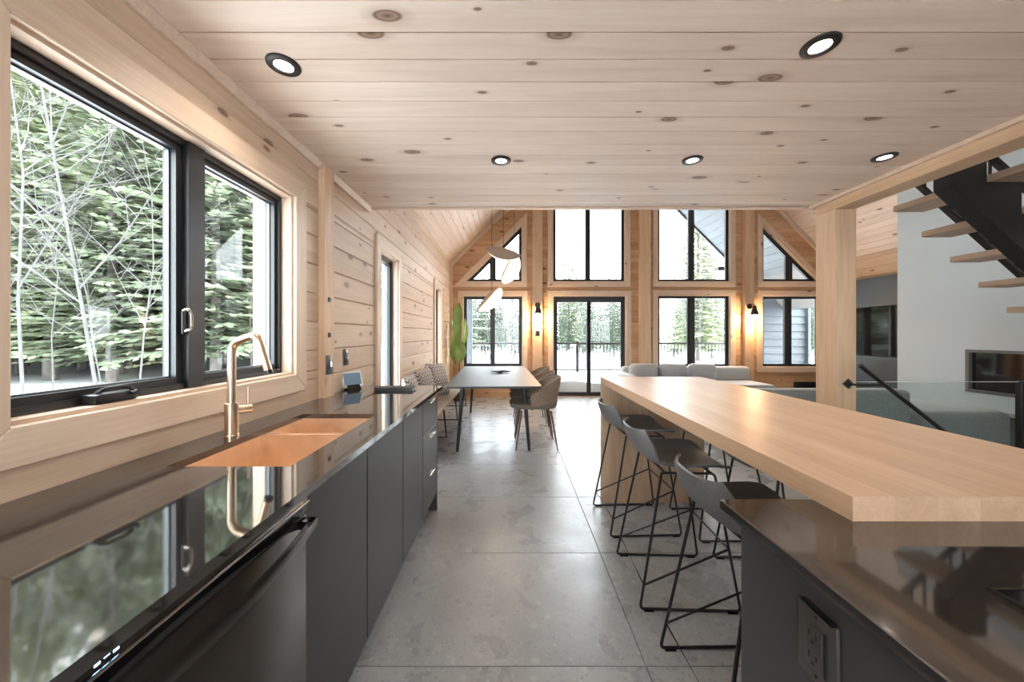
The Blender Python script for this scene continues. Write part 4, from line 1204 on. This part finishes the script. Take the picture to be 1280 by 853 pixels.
# ------------------------------------------------------------------ trees
def conifer(seed, h, Rr, wh=26, nb=8, low=.06, step=.20):
    rnd = random.Random(seed)
    tv, tf = MB(), MB()
    tv.tube([(0,0,0), (0,0,h*.5), (0,0,h)], .1, 7, True, [h*.012, h*.007, .01])
    for w in range(wh*nb):
        t_ = low+(1-low)*(w+rnd.random())/(wh*nb)
        z = h*t_
        rad = Rr*(1-t_)**.8*rnd.uniform(.6, 1.12)+.10
        a = w*2.39996+rnd.uniform(-.3, .3)
        L = rad; dz = rnd.uniform(-.30, .0)*L*.5
        ns_ = max(3, int(L/step))
        ca, sa = math.cos(a), math.sin(a)
        for i in range(1, ns_+1):
            f = i/ns_
            bx, by, bz = ca*L*f, sa*L*f, z+dz*f*f+.06*f
            for sd_ in (-1, 1):
                b = a+sd_*rnd.uniform(.35, 1.0)
                l = (.20+.26*(1-f)*min(1.4, L))*rnd.uniform(.75, 1.3); wd = l*.15
                dx, dy = math.cos(b), math.sin(b)
                px, py = -dy*wd, dx*wd
                dd = rnd.uniform(-.30, .04)*l
                up = rnd.uniform(-.05, .05)
                tf.add([(bx, by, bz), (bx+dx*l*.5+px, by+dy*l*.5+py, bz+dd*.45+up), (bx+dx*l, by+dy*l, bz+dd), (bx+dx*l*.5-px, by+dy*l*.5-py, bz+dd*.45-up)], [(0,1,2,3)])
    return tv, tf
def bare(seed, h, spread=.5, lean=0.0, r0=.05):
    rnd = random.Random(seed); mb = MB()
    def grow(p, d, L, r, lev):
        n = 4 if lev == 0 else 3
        pts = [Vector(p)]; dd = Vector(d)
        for i in range(n):
            dd = (dd+Vector((rnd.gauss(0, .10), rnd.gauss(0, .10), .05 if lev else .0))).normalized()
            pts.append(pts[-1]+dd*L/n)
        mb.tube(pts, r, 5 if lev < 2 else 3, False, [r*(1-.75*i/n) for i in range(n+1)])
        if lev >= 3: return
        cnt = (11, 5, 4)[lev]
        for c in range(cnt):
            f = rnd.uniform(.22 if lev == 0 else .15, 1.0); q = f*n; i = min(int(q), n-1); pp = pts[i].lerp(pts[i+1], q-i)
            a = rnd.uniform(0, 2*PI)
            nd = (dd*.55+Vector((math.cos(a), math.sin(a), rnd.uniform(-.1, .6)))*spread*1.5).normalized()
            grow(pp, nd, L*rnd.uniform(.25, .45), r*(1-.7*f)*.55+.003, lev+1)
    grow((0, 0, 0), Vector((lean, 0, 1)).normalized(), h, r0, 0)
    return mb
def tree_mesh(seed, h, Rr, mat, **k):
    tv, tf = conifer(seed, h, Rr, **k)
    a = tv.mesh('trunk', M['bark'], True)
    b = bpy.data.meshes.new('foliage'); b.from_pydata(tf.v, [], tf.f); b.update(); b.materials.append(M[mat])
    return a, b
NEAR = [tree_mesh(21+i, 13+i, 2.9+.25*i, 'needle', wh=44, nb=9, step=.15) for i in range(3)]
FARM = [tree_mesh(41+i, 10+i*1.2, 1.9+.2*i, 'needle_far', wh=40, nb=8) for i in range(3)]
BARE = [bare(61+i, 9+i, .55, .05*i, .030).mesh('branches', M['birch'], True) for i in range(4)]
def plant_conifer(ms, x, y, s, label, group, rz):
    t = thing('conifer', label, 'tree', (x, y, GZ-.05), rz, group); t.scale = (s, s, s)
    link('trunk', ms[0], t); link('foliage', ms[1], t)['kind'] = 'stuff'
def plant_bare(i, x, y, s, label, group, rz):
    o = link('bare_tree', BARE[i]); o.location = (x, y, GZ-.05); o.rotation_euler = (0, 0, rz); o.scale = (s, s, s)
    tag(o, label, 'tree', group)
def where_left(x, y):
    px = 639+445*x/y if y > .5 else -999
    row = 'front' if math.hypot(x, y) < 27 else 'back'
    if px < 230: return row, 'left casement of the kitchen window'
    if px < 362: return row, 'right light of the kitchen window'
    return row, 'narrow windows of the log wall'
def where_far(x, y):
    px = 639+445*x/y
    row = 'front' if y < 40 else 'back'
    if px < 672: return row, 'left far window'
    if px < 802: return row, 'sliding door'
    if px < 933: return row, 'window right of the sliding door'
    return row, 'rightmost far window'
random.seed(17)
cnt = 0
tries = 0
placed = []
while cnt < 88 and tries < 4000:
    tries += 1
    ang = R(random.uniform(-6, 82)); r = random.uniform(17, 50)
    x, y = -r*math.cos(ang)-1.2, r*math.sin(ang)
    if x > -3.2 or y < (13 if ang > R(20) else 2): continue
    if not (R(27) < ang < R(66)) and (r > 30 or tries % 3): continue
    if any((x-a)**2+(y-b)**2 < 2.0**2 for a, b in placed): continue
    placed.append((x, y)); cnt += 1
    row, wn_ = where_left(x, y)
    plant_conifer(NEAR[cnt % 3], x, y, random.uniform(1.0, 1.4)+(.3 if r > 30 else 0), 'green conifer in the %s row outside the %s' % (row, wn_), '%s conifers outside the %s' % (row, wn_), random.uniform(0, 6))
BL = 'pale bare tree with thin branches in the woods outside the kitchen window'
spots = [(-6.9, 6.05, 1.0, 0), (-9.4, 7.2, .95, 1)]
plant_bare(0, -6.9, 6.05, .95, 'slim upright pale tree in front of the woods, centre of the left casement', None, .4)
plant_bare(2, -8.4, 6.15, .85, 'leaning pale forked tree near the left edge of the kitchen window', None, 2.6)
for i in range(9):
    ang = R(random.uniform(28, 72)); r = random.uniform(10.5, 17)
    plant_bare(i % 4, -r*math.cos(ang)-1.2, r*math.sin(ang), random.uniform(.55, 1.0), 'thin pale bare tree outside the '+where_left(-r*math.cos(ang)-1.2, r*math.sin(ang))[1], 'bare trees outside the '+where_left(-r*math.cos(ang)-1.2, r*math.sin(ang))[1], random.uniform(0, 6))
placed = []
cnt = tries = 0
while cnt < 120 and tries < 4000:
    tries += 1
    y = random.uniform(27, 60); x = random.uniform(-.30, .95)*y
    if any((x-a)**2+(y-b)**2 < 1.9**2 for a, b in placed): continue
    placed.append((x, y)); cnt += 1
    ht_ = 1.3+y*random.uniform(.10, .165)+.75
    k = random.randrange(3)
    row, wn_ = where_far(x, y)
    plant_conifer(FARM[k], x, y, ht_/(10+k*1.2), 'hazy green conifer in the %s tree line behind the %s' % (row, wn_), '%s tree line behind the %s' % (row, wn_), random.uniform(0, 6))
plant_conifer(NEAR[0], 6.6, 41, .97, 'tall thin spire conifer rising above the tree line behind the sliding door', None, 1)
plant_conifer(NEAR[1], 12.6, 24, .95, 'large green pine standing close beyond the deck, behind the right upper window', None, 2)
plant_conifer(NEAR[2], 9.0, 46, .80, 'shorter spire conifer close to the tall thin one beyond the sliding door', None, 2)
plant_conifer(NEAR[0], 15.2, 27, .62, 'second green pine beyond the deck, right of the larger one', None, 3)
for i in range(26):
    y = random.uniform(16, 34); x = random.uniform(-.15, .75)*y
    plant_bare(i % 4, x, y, random.uniform(.45, .75), 'thin bare tree in snow behind the '+where_far(x, y)[1], 'bare trees behind the '+where_far(x, y)[1], random.uniform(0, 6))
print('tris', sum(sum(len(p.vertices)-2 for p in o.data.polygons) for o in bpy.data.objects if o.type == 'MESH'), 'objs', len(bpy.data.objects))
